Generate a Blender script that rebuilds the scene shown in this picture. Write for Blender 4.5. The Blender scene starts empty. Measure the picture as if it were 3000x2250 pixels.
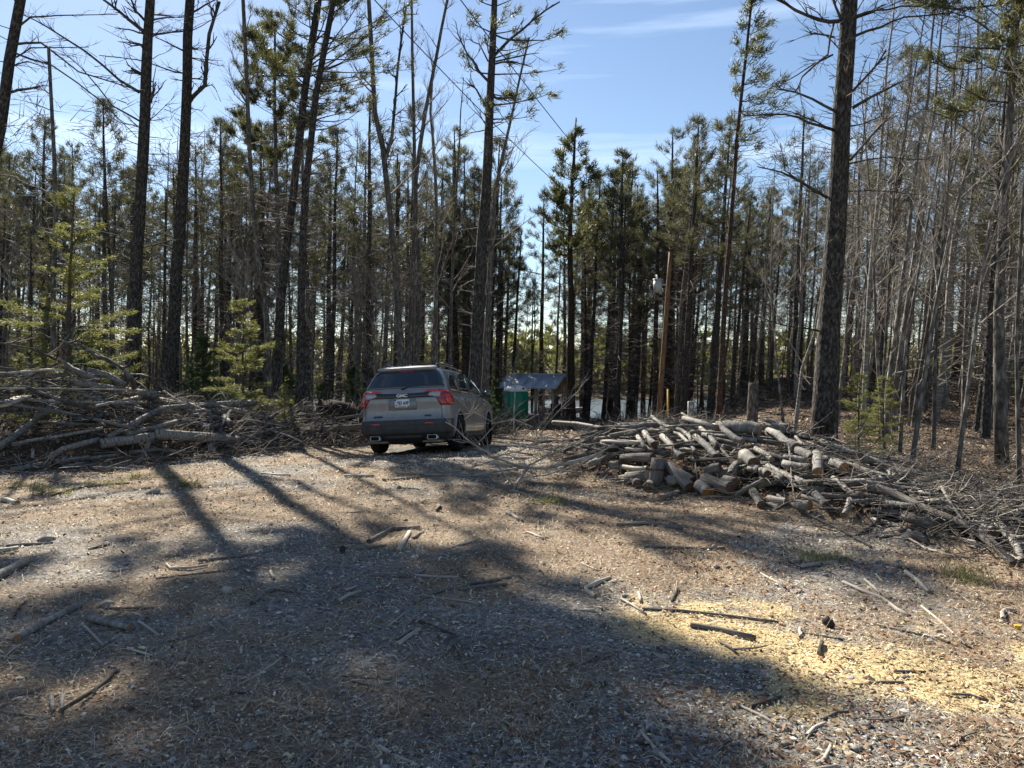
import bpy, math, random
import numpy as np
from math import sin, cos, pi, radians, sqrt, atan2, exp
from mathutils import Vector, Matrix

# ------------------------------------------------------------------ camera, sky, sun, exposure
SC = bpy.context.scene
COL = SC.collection
F = 2254.0
PITCH = radians(1.017)
CAMZ = 1.62
cam_d = bpy.data.cameras.new('camera'); cam = bpy.data.objects.new('camera', cam_d); COL.objects.link(cam)
cam_d.sensor_width = 36.0; cam_d.lens = 36.0 * F / 3000.0; cam_d.clip_start = 0.05; cam_d.clip_end = 3000.0
cam.location = (0, 0, CAMZ); cam.rotation_euler = (pi / 2 - PITCH, 0, 0)
SC.camera = cam
SUN_AZ = radians(-27.0)      # left of the view axis
SUN_EL = radians(38.0)
world = bpy.data.worlds.new('World'); SC.world = world; world.use_nodes = True
wn = world.node_tree.nodes; wl = world.node_tree.links
wn.clear()
wo = wn.new('ShaderNodeOutputWorld'); bg = wn.new('ShaderNodeBackground'); sky = wn.new('ShaderNodeTexSky')
sky.sky_type = 'NISHITA'; sky.sun_disc = False; sky.sun_elevation = SUN_EL; sky.sun_rotation = SUN_AZ
sky.air_density = 1.0; sky.dust_density = 0.15; sky.ozone_density = 1.7; sky.altitude = 50
bg.inputs['Strength'].default_value = 0.05
tcw = wn.new('ShaderNodeTexCoord'); mpw = wn.new('ShaderNodeMapping'); mpw.inputs['Rotation'].default_value = (radians(14), radians(-13), radians(8))
mpw.inputs['Scale'].default_value = (1.3, 0.9, 18.0)
nzw = wn.new('ShaderNodeTexNoise'); nzw.inputs['Scale'].default_value = 1.25; nzw.inputs['Detail'].default_value = 6; nzw.inputs['Roughness'].default_value = 0.55
crw = wn.new('ShaderNodeValToRGB'); crw.color_ramp.elements[0].position = 0.545; crw.color_ramp.elements[1].position = 0.76
crw.color_ramp.elements[0].color = (0, 0, 0, 1); crw.color_ramp.elements[1].color = (0.42, 0.42, 0.42, 1)
mxw = wn.new('ShaderNodeMix'); mxw.data_type = 'RGBA'; mxw.inputs[7].default_value = (9.0, 10.5, 12.5, 1)
wl.new(tcw.outputs['Generated'], mpw.inputs['Vector']); wl.new(mpw.outputs['Vector'], nzw.inputs['Vector'])
wl.new(nzw.outputs['Fac'], crw.inputs['Fac']); wl.new(crw.outputs['Color'], mxw.inputs[0])
wl.new(sky.outputs['Color'], mxw.inputs[6]); wl.new(mxw.outputs[2], bg.inputs['Color']); wl.new(bg.outputs['Background'], wo.inputs['Surface'])
sun_d = bpy.data.lights.new('sun', 'SUN'); sun_d.energy = 5.0; sun_d.angle = radians(0.55); sun_d.color = (1.0, 0.93, 0.80)
sun = bpy.data.objects.new('sun', sun_d); COL.objects.link(sun)
SUNV = Vector((sin(SUN_AZ) * cos(SUN_EL), cos(SUN_AZ) * cos(SUN_EL), sin(SUN_EL)))
sun.rotation_euler = SUNV.to_track_quat('Z', 'Y').to_euler()
sun.location = SUNV * 60
SC.view_settings.view_transform = 'Standard'; SC.view_settings.look = 'None'
SC.view_settings.exposure = 1.55; SC.view_settings.gamma = 1.0; SC.view_settings.use_curve_mapping = False
SC.render.engine = 'CYCLES'
SC.cycles.max_bounces = 6; SC.cycles.diffuse_bounces = 3; SC.cycles.transparent_max_bounces = 6
SC.cycles.use_denoising = True

R = random.Random(11)
NR = np.random.default_rng(5)

# ------------------------------------------------------------------ helpers: mapping
def ray(X, Y):
    cx = (X - 1500) / F; cy = -(Y - 1125) / F
    dx = cx; dy = cos(PITCH) + cy * sin(PITCH); dz = -sin(PITCH) + cy * cos(PITCH)
    return dx / dy, dz / dy
def pt(X, Y, D):
    a, b = ray(X, Y)
    return Vector((a * D, D, CAMZ + b * D))
def sstep(a, b, x):
    t = np.clip((np.asarray(x, float) - a) / (b - a), 0, 1)
    return t * t * (3 - 2 * t)
_lat = np.random.default_rng(3).random((64, 64))
def vnoise(x, y):
    x = np.asarray(x, float); y = np.asarray(y, float)
    xi = np.floor(x).astype(int); yi = np.floor(y).astype(int); fx = x - xi; fy = y - yi
    fx = fx * fx * (3 - 2 * fx); fy = fy * fy * (3 - 2 * fy)
    g = lambda a, b: _lat[a % 64, b % 64]
    return (g(xi, yi) * (1 - fx) + g(xi + 1, yi) * fx) * (1 - fy) + (g(xi, yi + 1) * (1 - fx) + g(xi + 1, yi + 1) * fx) * fy
def fbm(x, y, o=4):
    s = 0; a = 0.5
    for k in range(o):
        s = s + a * vnoise(x * 2 ** k + 7.3 * k, y * 2 ** k + 3.1 * k); a *= 0.5
    return s
WATER_Z = -4.6
def gz(x, y):
    x = np.asarray(x, float); y = np.asarray(y, float)
    yy = np.maximum(y, 2.0); u = x / yy
    mid = -0.055 * (np.clip(y, 14.0, 42.0) - 14.0)
    lef = -0.02 * np.clip(y - 16.0, 0, 60)
    rig = 0.028 * np.clip(y - 22.0, 0, 45) + 0.5 * np.exp(-((y - 44) / 9.0) ** 2)
    lake = sstep(52.5, 62, y + 0.18 * x)
    lakel = sstep(60, 74, y); laker = sstep(78, 92, y)
    mid = mid * (1 - lake) - 6.2 * lake; lef = lef * (1 - lakel) - 6.2 * lakel; rig = rig * (1 - laker) - 6.2 * laker
    wR = sstep(0.20, 0.36, u); wL = sstep(-0.20, -0.36, u)
    z = mid * (1 - wR) * (1 - wL) + rig * wR + lef * wL
    far = sstep(150, 175, y + 6 * np.sin(x * 0.03)); z = z * (1 - far) + (-4.0 + 0.03 * np.clip(y - 160, 0, 300) + 3 * sstep(170, 260, y)) * far
    z = z + 0.055 * (x + 1.7) * np.exp(-((x + 1.6) / 2.4) ** 2 - ((y - 17) / 4.5) ** 2)
    n = (fbm(x * 0.45, y * 0.45, 3) - 0.45)
    z = z + n * 0.10 * np.clip(np.hypot(x, y) / 10.0, 0.35, 2.5) * (1 - np.exp(-((x + 1.8) / 2.2) ** 2 - ((y - 17) / 3.5) ** 2))
    return z
RIDGE_R = [(1.5, 13.4, .30, 1.3), (2.4, 12.6, .78, 1.75), (3.45, 11.4, .92, 1.85), (4.0, 10.2, .66, 1.6), (4.3, 9.0, .46, 1.3), (4.7, 7.9, .30, 1.15), (5.05, 7.2, .16, 1.0), (5.6, 6.6, .1, .8)]
RIDGE_L = [(-12.5, 13.4, 1.65, 2.2), (-10.0, 13.9, 1.65, 2.1), (-8.4, 14.2, 1.5, 2.0), (-7.2, 14.9, 1.10, 1.8), (-6.5, 16.2, .85, 1.6), (-6.0, 17.8, .62, 1.5), (-5.8, 20.5, .55, 1.5), (-4.6, 22.3, .5, 1.3)]
RIDGE_B = [(2.7, 17.6, .25, .7), (3.4, 17.9, .48, .8), (4.1, 17.6, .30, .7)]
def ridge(x, y, rd):
    x = np.asarray(x, float); y = np.asarray(y, float); best = np.zeros(np.broadcast(x, y).shape)
    for a, b in zip(rd[:-1], rd[1:]):
        dx, dy = b[0] - a[0], b[1] - a[1]; L2 = dx * dx + dy * dy
        t = np.clip(((x - a[0]) * dx + (y - a[1]) * dy) / L2, 0, 1)
        d = np.hypot(x - a[0] - t * dx, y - a[1] - t * dy)
        h = a[2] + (b[2] - a[2]) * t; w = a[3] + (b[3] - a[3]) * t
        best = np.maximum(best, h * np.clip(1 - (d / w) ** 2, 0, 1) ** 0.8)
    return best
def mound(x, y):
    return np.maximum(np.maximum(ridge(x, y, RIDGE_R), ridge(x, y, RIDGE_L)), ridge(x, y, RIDGE_B))
def surf(x, y): return gz(x, y) + mound(x, y)
_D = np.concatenate([np.arange(2.4, 26, 0.04), np.arange(26, 90, 0.2)])
def hit(X, Y, lift=0.0, f=None):
    """the point where the sight line through (X, Y) meets the ground or the heaps on it"""
    a, b = ray(X, Y); f = f or surf
    g = CAMZ + b * _D - f(a * _D, _D) - lift
    k = np.argmax(g < 0) if (g < 0).any() else int(np.argmin(g[:900] + 0.0))
    if f is surf:
        mo = mound(a * _D, _D); near = (mo > .15) & (_D < 19)
        if near.any() and _D[k] > _D[near].min() + .01 and mo[k] < .12: gg = np.where(near, g, 9.0); k = int(np.argmin(gg))
    D = _D[k]
    return Vector((a * D, D, CAMZ + b * D))
def gpt(X, Y, lift=0.0): return hit(X, Y, lift, gz)

# ------------------------------------------------------------------ helpers: meshes
class MB:
    def __init__(s): s.v = []; s.f = []; s.m = []; s.uv = []; s.arr = []
    def face(s, idx, m=0, uv=None):
        s.f.append(idx); s.m.append(m); s.uv.append(uv or [(0, 0)] * len(idx))
    def tube(s, pts, rad, n=6, m=0, cap=None, wob=0.0, rr=None, ov=0.0):
        """a round bar through pts with a radius per point; cap = material of its end faces"""
        P = [Vector(p) for p in pts]
        if not hasattr(rad, '__len__'): rad = [rad] * len(P)
        T = []
        for i in range(len(P)):
            t = P[min(i + 1, len(P) - 1)] - P[max(i - 1, 0)]
            T.append(t.normalized() if t.length > 1e-9 else Vector((0, 0, 1)))
        ref = Vector((0, 0, 1)) if abs(T[0].z) < 0.9 else Vector((1, 0, 0))
        U = T[0].cross(ref).normalized(); b = len(s.v); L = 0.0; Ls = []
        for i in range(len(P)):
            if i: U = (U - T[i] * U.dot(T[i])).normalized(); L += (P[i] - P[i - 1]).length
            W = T[i].cross(U); Ls.append(L)
            for k in range(n):
                a = 2 * pi * k / n; r = rad[i]
                if wob: r *= 1 + wob * (rr or R).uniform(-1, 1)
                s.v.append(tuple(P[i] + U * (cos(a) * r) + W * (sin(a) * r * (1 - ov))))
        c = max(rad) * 2 * pi
        for i in range(len(P) - 1):
            for k in range(n):
                k2 = (k + 1) % n
                s.face((b + i * n + k, b + i * n + k2, b + (i + 1) * n + k2, b + (i + 1) * n + k), m,
                       [(c * k / n, Ls[i]), (c * (k + 1) / n, Ls[i]), (c * (k + 1) / n, Ls[i + 1]), (c * k / n, Ls[i + 1])])
        if cap is not None:
            for e, off in ((0, b), (1, b + (len(P) - 1) * n)):
                idx = [off + k for k in range(n)]; uvs = [(0.5 + .5 * cos(2 * pi * k / n), 0.5 + .5 * sin(2 * pi * k / n)) for k in range(n)]
                if e == 0: idx.reverse(); uvs.reverse()
                s.face(tuple(idx), cap, uvs)
    def box(s, x0, x1, y0, y1, z0, z1, m=0, M=None, bev=0.0):
        b = len(s.v)
        if bev > 0:
            for z, e in ((z0, bev), (z0 + bev, 0), (z1 - bev, 0), (z1, bev)):
                for (x, sx, y, sy) in ((x0, 1, y0, 1), (x1, -1, y0, 1), (x1, -1, y1, -1), (x0, 1, y1, -1)):
                    for (ax, ay) in (((1, 0), (0, 1)) if (sx * sy < 0) else ((0, 1), (1, 0))):
                        q = Vector((x + sx * (e + ax * bev), y + sy * (e + ay * bev), z)); s.v.append(tuple(M @ q if M else q))
            for i in range(3):
                for k in range(8):
                    k2 = (k + 1) % 8; s.face((b + i * 8 + k, b + i * 8 + k2, b + i * 8 + 8 + k2, b + i * 8 + 8 + k), m)
            s.face(tuple(b + 7 - k for k in range(8)), m); s.face(tuple(b + 24 + k for k in range(8)), m)
            return
        for z in (z0, z1):
            for (x, y) in ((x0, y0), (x1, y0), (x1, y1), (x0, y1)):
                q = Vector((x, y, z)); s.v.append(tuple(M @ q if M else q))
        for q in ((3, 2, 1, 0), (4, 5, 6, 7), (0, 1, 5, 4), (1, 2, 6, 5), (2, 3, 7, 6), (3, 0, 4, 7)):
            s.face(tuple(b + k for k in q), m, [(0, 0), (1, 0), (1, 1), (0, 1)])
    def prism(s, poly, d, m=0, M=None):
        """polygon (x, z) pushed from y=0 to y=d"""
        b = len(s.v); n = len(poly)
        for y in (0, d):
            for (x, z) in poly:
                q = Vector((x, y, z)); s.v.append(tuple(M @ q if M else q))
        s.face(tuple(b + k for k in range(n)), m); s.face(tuple(b + n + n - 1 - k for k in range(n)), m)
        for k in range(n):
            k2 = (k + 1) % n; s.face((b + k2, b + k, b + n + k, b + n + k2), m)
    def tris(s, V, Fa, m=0): s.arr.append((np.asarray(V, float).reshape(-1, 3), np.asarray(Fa, int), m))
    def mesh(s, name, mats, smooth=True, col=None):
        me = bpy.data.meshes.new(name)
        nv = len(s.v); V = [np.array(s.v, float).reshape(-1, 3)] if nv else []
        li = [np.fromiter((i for f in s.f for i in f), int)] if s.f else []
        ls = [np.fromiter((len(f) for f in s.f), int)] if s.f else []
        mi = [np.array(s.m, int)] if s.f else []
        uv = [np.array([q for f in s.uv for q in f], float).reshape(-1, 2)] if s.f else []
        for (A, Fa, m) in s.arr:
            V.append(A); li.append((Fa + nv).ravel()); ls.append(np.full(len(Fa), Fa.shape[1])); mi.append(np.full(len(Fa), m)); uv.append(np.zeros((Fa.size, 2))); nv += len(A)
        V = np.concatenate(V); li = np.concatenate(li); ls = np.concatenate(ls); mi = np.concatenate(mi); uv = np.concatenate(uv)
        me.vertices.add(len(V)); me.vertices.foreach_set('co', V.ravel())
        me.loops.add(len(li)); me.loops.foreach_set('vertex_index', li)
        me.polygons.add(len(ls)); me.polygons.foreach_set('loop_start', np.concatenate([[0], np.cumsum(ls)[:-1]]))
        me.polygons.foreach_set('loop_total', ls); me.polygons.foreach_set('material_index', mi)
        if smooth: me.polygons.foreach_set('use_smooth', (ls == 4))
        u = me.uv_layers.new(name='UVMap'); u.data.foreach_set('uv', uv.ravel())
        if col is not None:
            ca = me.color_attributes.new('col', 'FLOAT_COLOR', 'POINT'); ca.data.foreach_set('color', np.concatenate([col, np.ones((len(col), 1))], 1).ravel())
        for m in (mats if isinstance(mats, (list, tuple)) else [mats]): me.materials.append(m)
        me.update(calc_edges=True); me.validate()
        return me
    def build(s, name, mats, parent=None, loc=None, smooth=True, col=None):
        return link(name, s.mesh(name, mats, smooth, col), parent, loc)
def link(name, me, parent=None, loc=None):
    o = bpy.data.objects.new(name, me); COL.objects.link(o)
    if parent: o.parent = parent
    if loc is not None: o.location = loc
    return o
def empty(name, loc=(0, 0, 0), M=None):
    o = bpy.data.objects.new(name, None); COL.objects.link(o); o.empty_display_size = 0.2
    if M is not None: o.matrix_world = M
    else: o.location = loc
    return o
def tag(o, label=None, cat=None, group=None, kind=None):
    if label: o['label'] = label
    if cat: o['category'] = cat
    if group: o['group'] = group
    if kind: o['kind'] = kind
    return o
def copy_thing(o, parent=None):
    c = o.copy(); COL.objects.link(c); c.parent = parent
    for ch in KIDS.get(o.name, []): 
        d = ch.copy(); COL.objects.link(d); d.parent = c
    return c
KIDS = {}

# ------------------------------------------------------------------ helpers: materials
class N:
    def __init__(s, name, rough=0.8, spec=0.3):
        s.m = bpy.data.materials.new(name); s.m.use_nodes = True; s.t = s.m.node_tree; s.n = s.t.nodes; s.l = s.t.links
        s.b = s.n['Principled BSDF']; s.b.inputs['Roughness'].default_value = rough; s.b.inputs['Specular IOR Level'].default_value = spec
    def new(s, t, **k):
        n = s.n.new('ShaderNode' + t)
        for a, v in k.items():
            if a in n.inputs: n.inputs[a].default_value = v
            else: setattr(n, a, v)
        return n
    def coord(s, kind='Object', scale=(1, 1, 1)):
        c = s.new('TexCoord'); m = s.new('Mapping'); m.inputs['Scale'].default_value = scale
        s.l.new(c.outputs[kind], m.inputs['Vector']); return m.outputs['Vector']
    def noise(s, vec, scale, detail=4, rough=0.6):
        n = s.new('TexNoise'); n.inputs['Scale'].default_value = scale; n.inputs['Detail'].default_value = detail; n.inputs['Roughness'].default_value = rough
        s.l.new(vec, n.inputs['Vector']); return n.outputs['Fac']
    def vor(s, vec, scale, feat='F1', out='Distance'):
        n = s.new('TexVoronoi'); n.feature = feat; n.inputs['Scale'].default_value = scale; s.l.new(vec, n.inputs['Vector']); return n.outputs[out]
    def ramp(s, fac, stops):
        r = s.new('ValToRGB'); e = r.color_ramp.elements
        while len(e) < len(stops): e.new(0.5)
        for q, (p, c) in zip(e, stops): q.position = p; q.color = (*c, 1) if len(c) == 3 else c
        s.l.new(fac, r.inputs['Fac']); return r.outputs['Color']
    def mix(s, f, a, b, mode='MIX'):
        m = s.new('Mix'); m.data_type = 'RGBA'; m.blend_type = mode
        for k, v in ((0, f), (6, a), (7, b)):
            if hasattr(v, 'is_linked'): s.l.new(v, m.inputs[k])
            else: m.inputs[k].default_value = v if k == 0 else (*v, 1)
        return m.outputs[2]
    def bump(s, h, strength=0.5, dist=0.02):
        b = s.new('Bump'); b.inputs['Strength'].default_value = strength; b.inputs['Distance'].default_value = dist
        s.l.new(h, b.inputs['Height']); s.l.new(b.outputs['Normal'], s.b.inputs['Normal'])
    def color(s, c):
        if hasattr(c, 'is_linked'): s.l.new(c, s.b.inputs['Base Color'])
        else: s.b.inputs['Base Color'].default_value = (*c, 1)
        return s
    def rnd(s):
        return s.new('ObjectInfo').outputs['Random']
def solid(name, c, rough=0.6, spec=0.3, metal=0.0, var=0.15, sc=12):
    q = N(name, rough, spec); q.b.inputs['Metallic'].default_value = metal
    f = q.noise(q.coord(), sc, 5); q.color(q.ramp(f, [(0.3, tuple(x * (1 - var) for x in c)), (0.7, tuple(min(1, x * (1 + var)) for x in c))])); return q.m
def bark(name, dark, mid, light, su=13, sv=6, lich=0.5, bumpd=0.03):
    q = N(name, 0.95, 0.1); v = q.coord('UV', (su, sv, 1)); v2 = q.coord('UV', (6, 4.5, 1))
    a = q.vor(v, 1.6, 'F1'); n = q.noise(v, 1.5, 7, 0.7); n2 = q.noise(v2, 1.6, 5, 0.6)
    base = q.ramp(n, [(0.32, dark), (0.52, mid), (0.72, light)])
    crk = q.ramp(a, [(0.15, (1, 1, 1)), (0.55, (0.35, 0.33, 0.32))])
    base = q.mix(1.0, base, crk, 'MULTIPLY')
    base = q.mix(q.ramp(n2, [(lich, (0, 0, 0)), (lich + 0.12, (0.35, 0.35, 0.35))]), base, (0.17, 0.165, 0.15))
    q.color(base); h = q.mix(0.5, n, q.ramp(a, [(0.0, (1, 1, 1)), (0.6, (0, 0, 0))])); q.bump(h, 1.0, bumpd); return q.m
def leafmat(name, c1, c2, trans=0.45):
    q = N(name, 0.6, 0.25); f = q.noise(q.coord(), 1.3, 3); g = q.noise(q.coord(), 14, 2)
    col = q.mix(q.ramp(g, [(0.35, (0, 0, 0)), (0.65, (1, 1, 1))]), q.ramp(f, [(0.35, c1), (0.65, c2)]), tuple(x * 1.5 for x in c2)); q.color(col)
    tr = q.new('BsdfTranslucent'); q.l.new(q.mix(1.0, col, (1.35, 1.3, 0.85), 'MULTIPLY'), tr.inputs['Color'])
    ms = q.new('MixShader'); ms.inputs[0].default_value = trans
    q.l.new(q.b.outputs[0], ms.inputs[1]); q.l.new(tr.outputs[0], ms.inputs[2]); q.l.new(ms.outputs[0], q.n['Material Output'].inputs['Surface']); return q.m
M = {}
M['pine'] = bark('pine_bark', (0.036, 0.033, 0.031), (0.088, 0.082, 0.077), (0.18, 0.17, 0.16))
M['pinered'] = bark('reddish_bark', (0.05, 0.032, 0.024), (0.12, 0.085, 0.065), (0.20, 0.155, 0.125), lich=0.56)
M['grey'] = bark('grey_bark', (0.07, 0.065, 0.06), (0.17, 0.16, 0.145), (0.30, 0.29, 0.27), 7, 3, 0.47, 0.012)
M['pale'] = bark('pale_sapling_bark', (0.13, 0.12, 0.105), (0.28, 0.265, 0.24), (0.42, 0.40, 0.37), 6, 3, 0.5, 0.008)
q = N('birch_bark', 0.75, 0.25); v = q.coord('UV', (1.2, 14, 1)); v2 = q.coord('UV', (5, 2.5, 1))
n1 = q.noise(v, 1.6, 6, 0.65); n2 = q.noise(v2, 1.7, 5, 0.6)
c = q.ramp(n1, [(0.36, (0.06, 0.052, 0.045)), (0.44, (0.14, 0.13, 0.115)), (0.60, (0.27, 0.255, 0.235)), (0.8, (0.42, 0.40, 0.375))])
q.color(q.mix(q.ramp(n2, [(0.50, (0, 0, 0)), (0.60, (0.75, 0.75, 0.75))]), c, (0.13, 0.12, 0.10))); q.bump(n1, 1.0, 0.02); M['birch'] = q.m
q = N('dead_wood', 0.85, 0.15); v = q.coord('UV', (30, 2.0, 1)); n1 = q.noise(v, 1.4, 6, 0.65); v2 = q.coord('UV', (5, 3, 1)); n2 = q.noise(v2, 1.5, 4)
q.color(q.mix(q.ramp(n2, [(0.45, (0, 0, 0)), (0.65, (0.6, 0.6, 0.6))]), q.ramp(n1, [(0.3, (0.055, 0.048, 0.042)), (0.5, (0.155, 0.14, 0.125)), (0.75, (0.29, 0.265, 0.235))]), (0.10, 0.09, 0.075))); q.bump(n1, 1.0, 0.016); M['dead'] = q.m
q = N('pale_stripped_wood', 0.7, 0.25); v = q.coord('UV', (24, 1.6, 1)); n1 = q.noise(v, 1.4, 6, 0.6)
q.color(q.ramp(n1, [(0.28, (0.17, 0.145, 0.115)), (0.5, (0.34, 0.30, 0.25)), (0.75, (0.52, 0.48, 0.42))])); q.bump(n1, 0.5, 0.005); M['strip'] = q.m
def cutmat(name, a, b, c):
    q = N(name, 0.8, 0.15); v = q.coord('UV'); mp = q.new('Mapping'); mp.inputs['Location'].default_value = (-0.5, -0.5, 0); q.l.new(v, mp.inputs['Vector'])
    w = q.new('TexWave'); w.wave_type = 'RINGS'; w.rings_direction = 'Z'; w.inputs['Scale'].default_value = 5; w.inputs['Distortion'].default_value = 2.5; w.inputs['Detail'].default_value = 3
    q.l.new(mp.outputs['Vector'], w.inputs['Vector'])
    n = q.noise(v, 3, 4); col = q.ramp(w.outputs['Fac'], [(0.2, a), (0.8, b)]); q.color(q.mix(q.ramp(n, [(0.42, (0, 0, 0)), (0.62, (0.8, 0.8, 0.8))]), col, c)); q.bump(w.outputs['Fac'], 0.4, 0.004); return q.m
M['cut'] = cutmat('weathered_cut_end', (0.20, 0.125, 0.06), (0.34, 0.22, 0.115), (0.14, 0.10, 0.065))
M['cutorange'] = cutmat('orange_cut_end', (0.28, 0.135, 0.05), (0.38, 0.20, 0.085), (0.18, 0.095, 0.045))
M['cutdark'] = cutmat('dark_cut_end', (0.085, 0.05, 0.03), (0.16, 0.10, 0.06), (0.06, 0.045, 0.035))
q = N('twig_bark', 0.85, 0.15); q.color(q.ramp(q.noise(q.coord(), 9, 4), [(0.35, (0.10, 0.082, 0.068)), (0.65, (0.24, 0.215, 0.185))])); M['twig'] = q.m
q = N('pale_twig', 0.8, 0.2); q.color(q.ramp(q.noise(q.coord(), 9, 4), [(0.35, (0.20, 0.18, 0.155)), (0.65, (0.40, 0.37, 0.33))])); M['twigpale'] = q.m
q = N('dark_twig', 0.9, 0.1); q.color(q.ramp(q.noise(q.coord(), 5, 4), [(0.35, (0.035, 0.03, 0.026)), (0.65, (0.10, 0.09, 0.078))])); M['twigdark'] = q.m
M['needle'] = leafmat('pine_needles', (0.034, 0.042, 0.024), (0.080, 0.084, 0.042), 0.34)
M['needlefar'] = leafmat('far_pine_needles', (0.042, 0.048, 0.033), (0.080, 0.083, 0.052), 0.30)
M['spruce'] = leafmat('spruce_needles', (0.055, 0.070, 0.03), (0.125, 0.13, 0.055), 0.40)
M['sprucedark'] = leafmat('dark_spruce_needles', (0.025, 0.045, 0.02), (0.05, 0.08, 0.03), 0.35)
M['farshore'] = leafmat('far_shore_foliage', (0.07, 0.085, 0.03), (0.15, 0.155, 0.06), 0.3)
M['black'] = solid('black_plastic', (0.018, 0.018, 0.02), 0.5, 0.4)
q = N('tint', 0.9, 0.2); at = q.new('Attribute'); at.attribute_name = 'col'; q.color(at.outputs['Color']); M['tint'] = q.m

# ------------------------------------------------------------------ ground
def zones(x, y):
    """sawdust, reddish needle litter, dark litter: where each lies"""
    sd = np.full(np.broadcast(x, y).shape, 9.0); line = [(0.1, 5.1), (0.9, 4.7), (1.8, 4.25), (2.7, 3.9), (4.2, 3.7)]
    for a, b in zip(line[:-1], line[1:]):
        dx, dy = b[0] - a[0], b[1] - a[1]; t = np.clip(((x - a[0]) * dx + (y - a[1]) * dy) / (dx * dx + dy * dy), 0, 1)
        sd = np.minimum(sd, np.hypot(x - a[0] - t * dx, y - a[1] - t * dy))
    saw = np.clip(1.15 - sd / 0.85 + 2.6 * (fbm(x * 2.3, y * 2.3) - 0.46), 0, 1) * sstep(0.1, 1.2, x)
    duff = np.clip(0.35 + 2.6 * (fbm(x * 0.8 + 9, y * 0.8) - 0.45) + 0.30 * sstep(-0.5, 2.5, x) + 0.35 * sstep(6, 9, y), 0, 1)
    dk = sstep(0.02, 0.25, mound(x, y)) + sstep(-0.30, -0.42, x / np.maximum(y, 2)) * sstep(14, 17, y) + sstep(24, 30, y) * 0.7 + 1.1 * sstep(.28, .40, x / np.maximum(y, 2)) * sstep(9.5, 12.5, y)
    return saw, duff * (1 - saw), np.clip(dk, 0, 1)
def axis(lo, hi, fine0, fine1, step, grow):
    a = list(np.arange(fine0, fine1, step)); s = step; v = fine1
    while v < hi: a.append(v); s *= grow; v += s
    s = step; v = fine0 - step; pre = []
    while v > lo: pre.append(v); s *= grow; v -= s
    return np.array(sorted(pre) + a)
gx = axis(-700, 700, -9, 7.5, 0.075, 1.06); gy = axis(-40, 900, 2.0, 19, 0.075, 1.045)
GX, GY = np.meshgrid(gx, gy); mm = mound(GX, GY)
GZ = gz(GX, GY) + mm * 0.42 + (fbm(GX * 5, GY * 5, 3) - 0.45) * (0.035 + 0.22 * (mm > 0.08)) * np.clip(30 / (GY + 10), 0, 1)
nx, ny = len(gx), len(gy); ii = (np.arange(ny - 1)[:, None] * nx + np.arange(nx - 1)[None, :]).ravel()
saw, duf, dk = zones(GX, GY)
g = MB(); g.tris(np.stack([GX.ravel(), GY.ravel(), GZ.ravel()], 1), np.stack([ii, ii + 1, ii + nx + 1, ii + nx], 1))
q = N('forest_clearing_ground', 0.95, 0.12); at = q.new('Attribute'); at.attribute_name = 'col'; sp = q.new('SeparateColor'); q.l.new(at.outputs['Color'], sp.inputs[0])
v = q.coord('Object'); nf = q.noise(v, 28, 8, 0.75); nm = q.noise(v, 5, 6, 0.65); vo = q.vor(v, 42, 'F1', 'Color'); vd = q.vor(v, 42, 'F1', 'Distance')
sc3 = q.new('SeparateColor'); q.l.new(vo, sc3.inputs[0])
grav = q.ramp(sc3.outputs[0], [(0.0, (0.08, 0.077, 0.074)), (0.5, (0.19, 0.184, 0.174)), (1.0, (0.36, 0.35, 0.33))])
grav = q.mix(q.ramp(nf, [(0.4, (0, 0, 0)), (0.6, (0.7, 0.7, 0.7))]), grav, (0.125, 0.108, 0.088))
duffc = q.ramp(nf, [(0.3, (0.07, 0.052, 0.038)), (0.5, (0.21, 0.162, 0.115)), (0.7, (0.40, 0.34, 0.25))])
sawc = q.ramp(nf, [(0.3, (0.20, 0.145, 0.08)), (0.5, (0.47, 0.36, 0.19)), (0.7, (0.66, 0.54, 0.32))])
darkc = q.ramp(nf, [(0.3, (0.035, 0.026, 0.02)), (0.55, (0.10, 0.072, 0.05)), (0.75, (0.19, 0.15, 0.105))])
def msk(ch, lo=0.35, hi=0.65):
    a = q.new('Math', operation='ADD'); q.l.new(sp.outputs[ch], a.inputs[0]); b = q.new('Math', operation='MULTIPLY_ADD'); q.l.new(nm, b.inputs[0]); b.inputs[1].default_value = 0.9; b.inputs[2].default_value = -0.45
    q.l.new(b.outputs[0], a.inputs[1]); return q.ramp(a.outputs[0], [(lo, (0, 0, 0)), (hi, (1, 1, 1))])
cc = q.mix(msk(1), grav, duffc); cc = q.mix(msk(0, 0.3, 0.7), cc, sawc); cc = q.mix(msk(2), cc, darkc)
big = q.noise(v, 1.3, 5, 0.7); spk = q.noise(v, 75, 3, 0.6)
cc = q.mix(1.0, cc, q.ramp(big, [(0.32, (0.62, 0.61, 0.60)), (0.62, (1.12, 1.10, 1.08))]), 'MULTIPLY')
cc = q.mix(q.ramp(spk, [(0.56, (0, 0, 0)), (0.66, (0.75, 0.75, 0.75))]), cc, (0.055, 0.043, 0.033))
q.color(cc); q.bump(q.mix(0.5, nf, vd), 0.8, 0.018)
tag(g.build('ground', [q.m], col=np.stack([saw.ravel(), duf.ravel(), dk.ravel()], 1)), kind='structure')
w = MB(); w.tris([(-700, 44, WATER_Z), (700, 44, WATER_Z), (700, 300, WATER_Z), (-700, 300, WATER_Z)], [[0, 1, 2, 3]])
q = N('lake_water', 0.22, 0.9); q.color((0.10, 0.13, 0.15)); q.b.inputs['IOR'].default_value = 1.33; q.bump(q.noise(q.coord('Object', (1, 0.4, 1)), 2.2, 4), 0.35, 0.12)
tag(w.build('lake', [q.m]), kind='structure')
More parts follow.
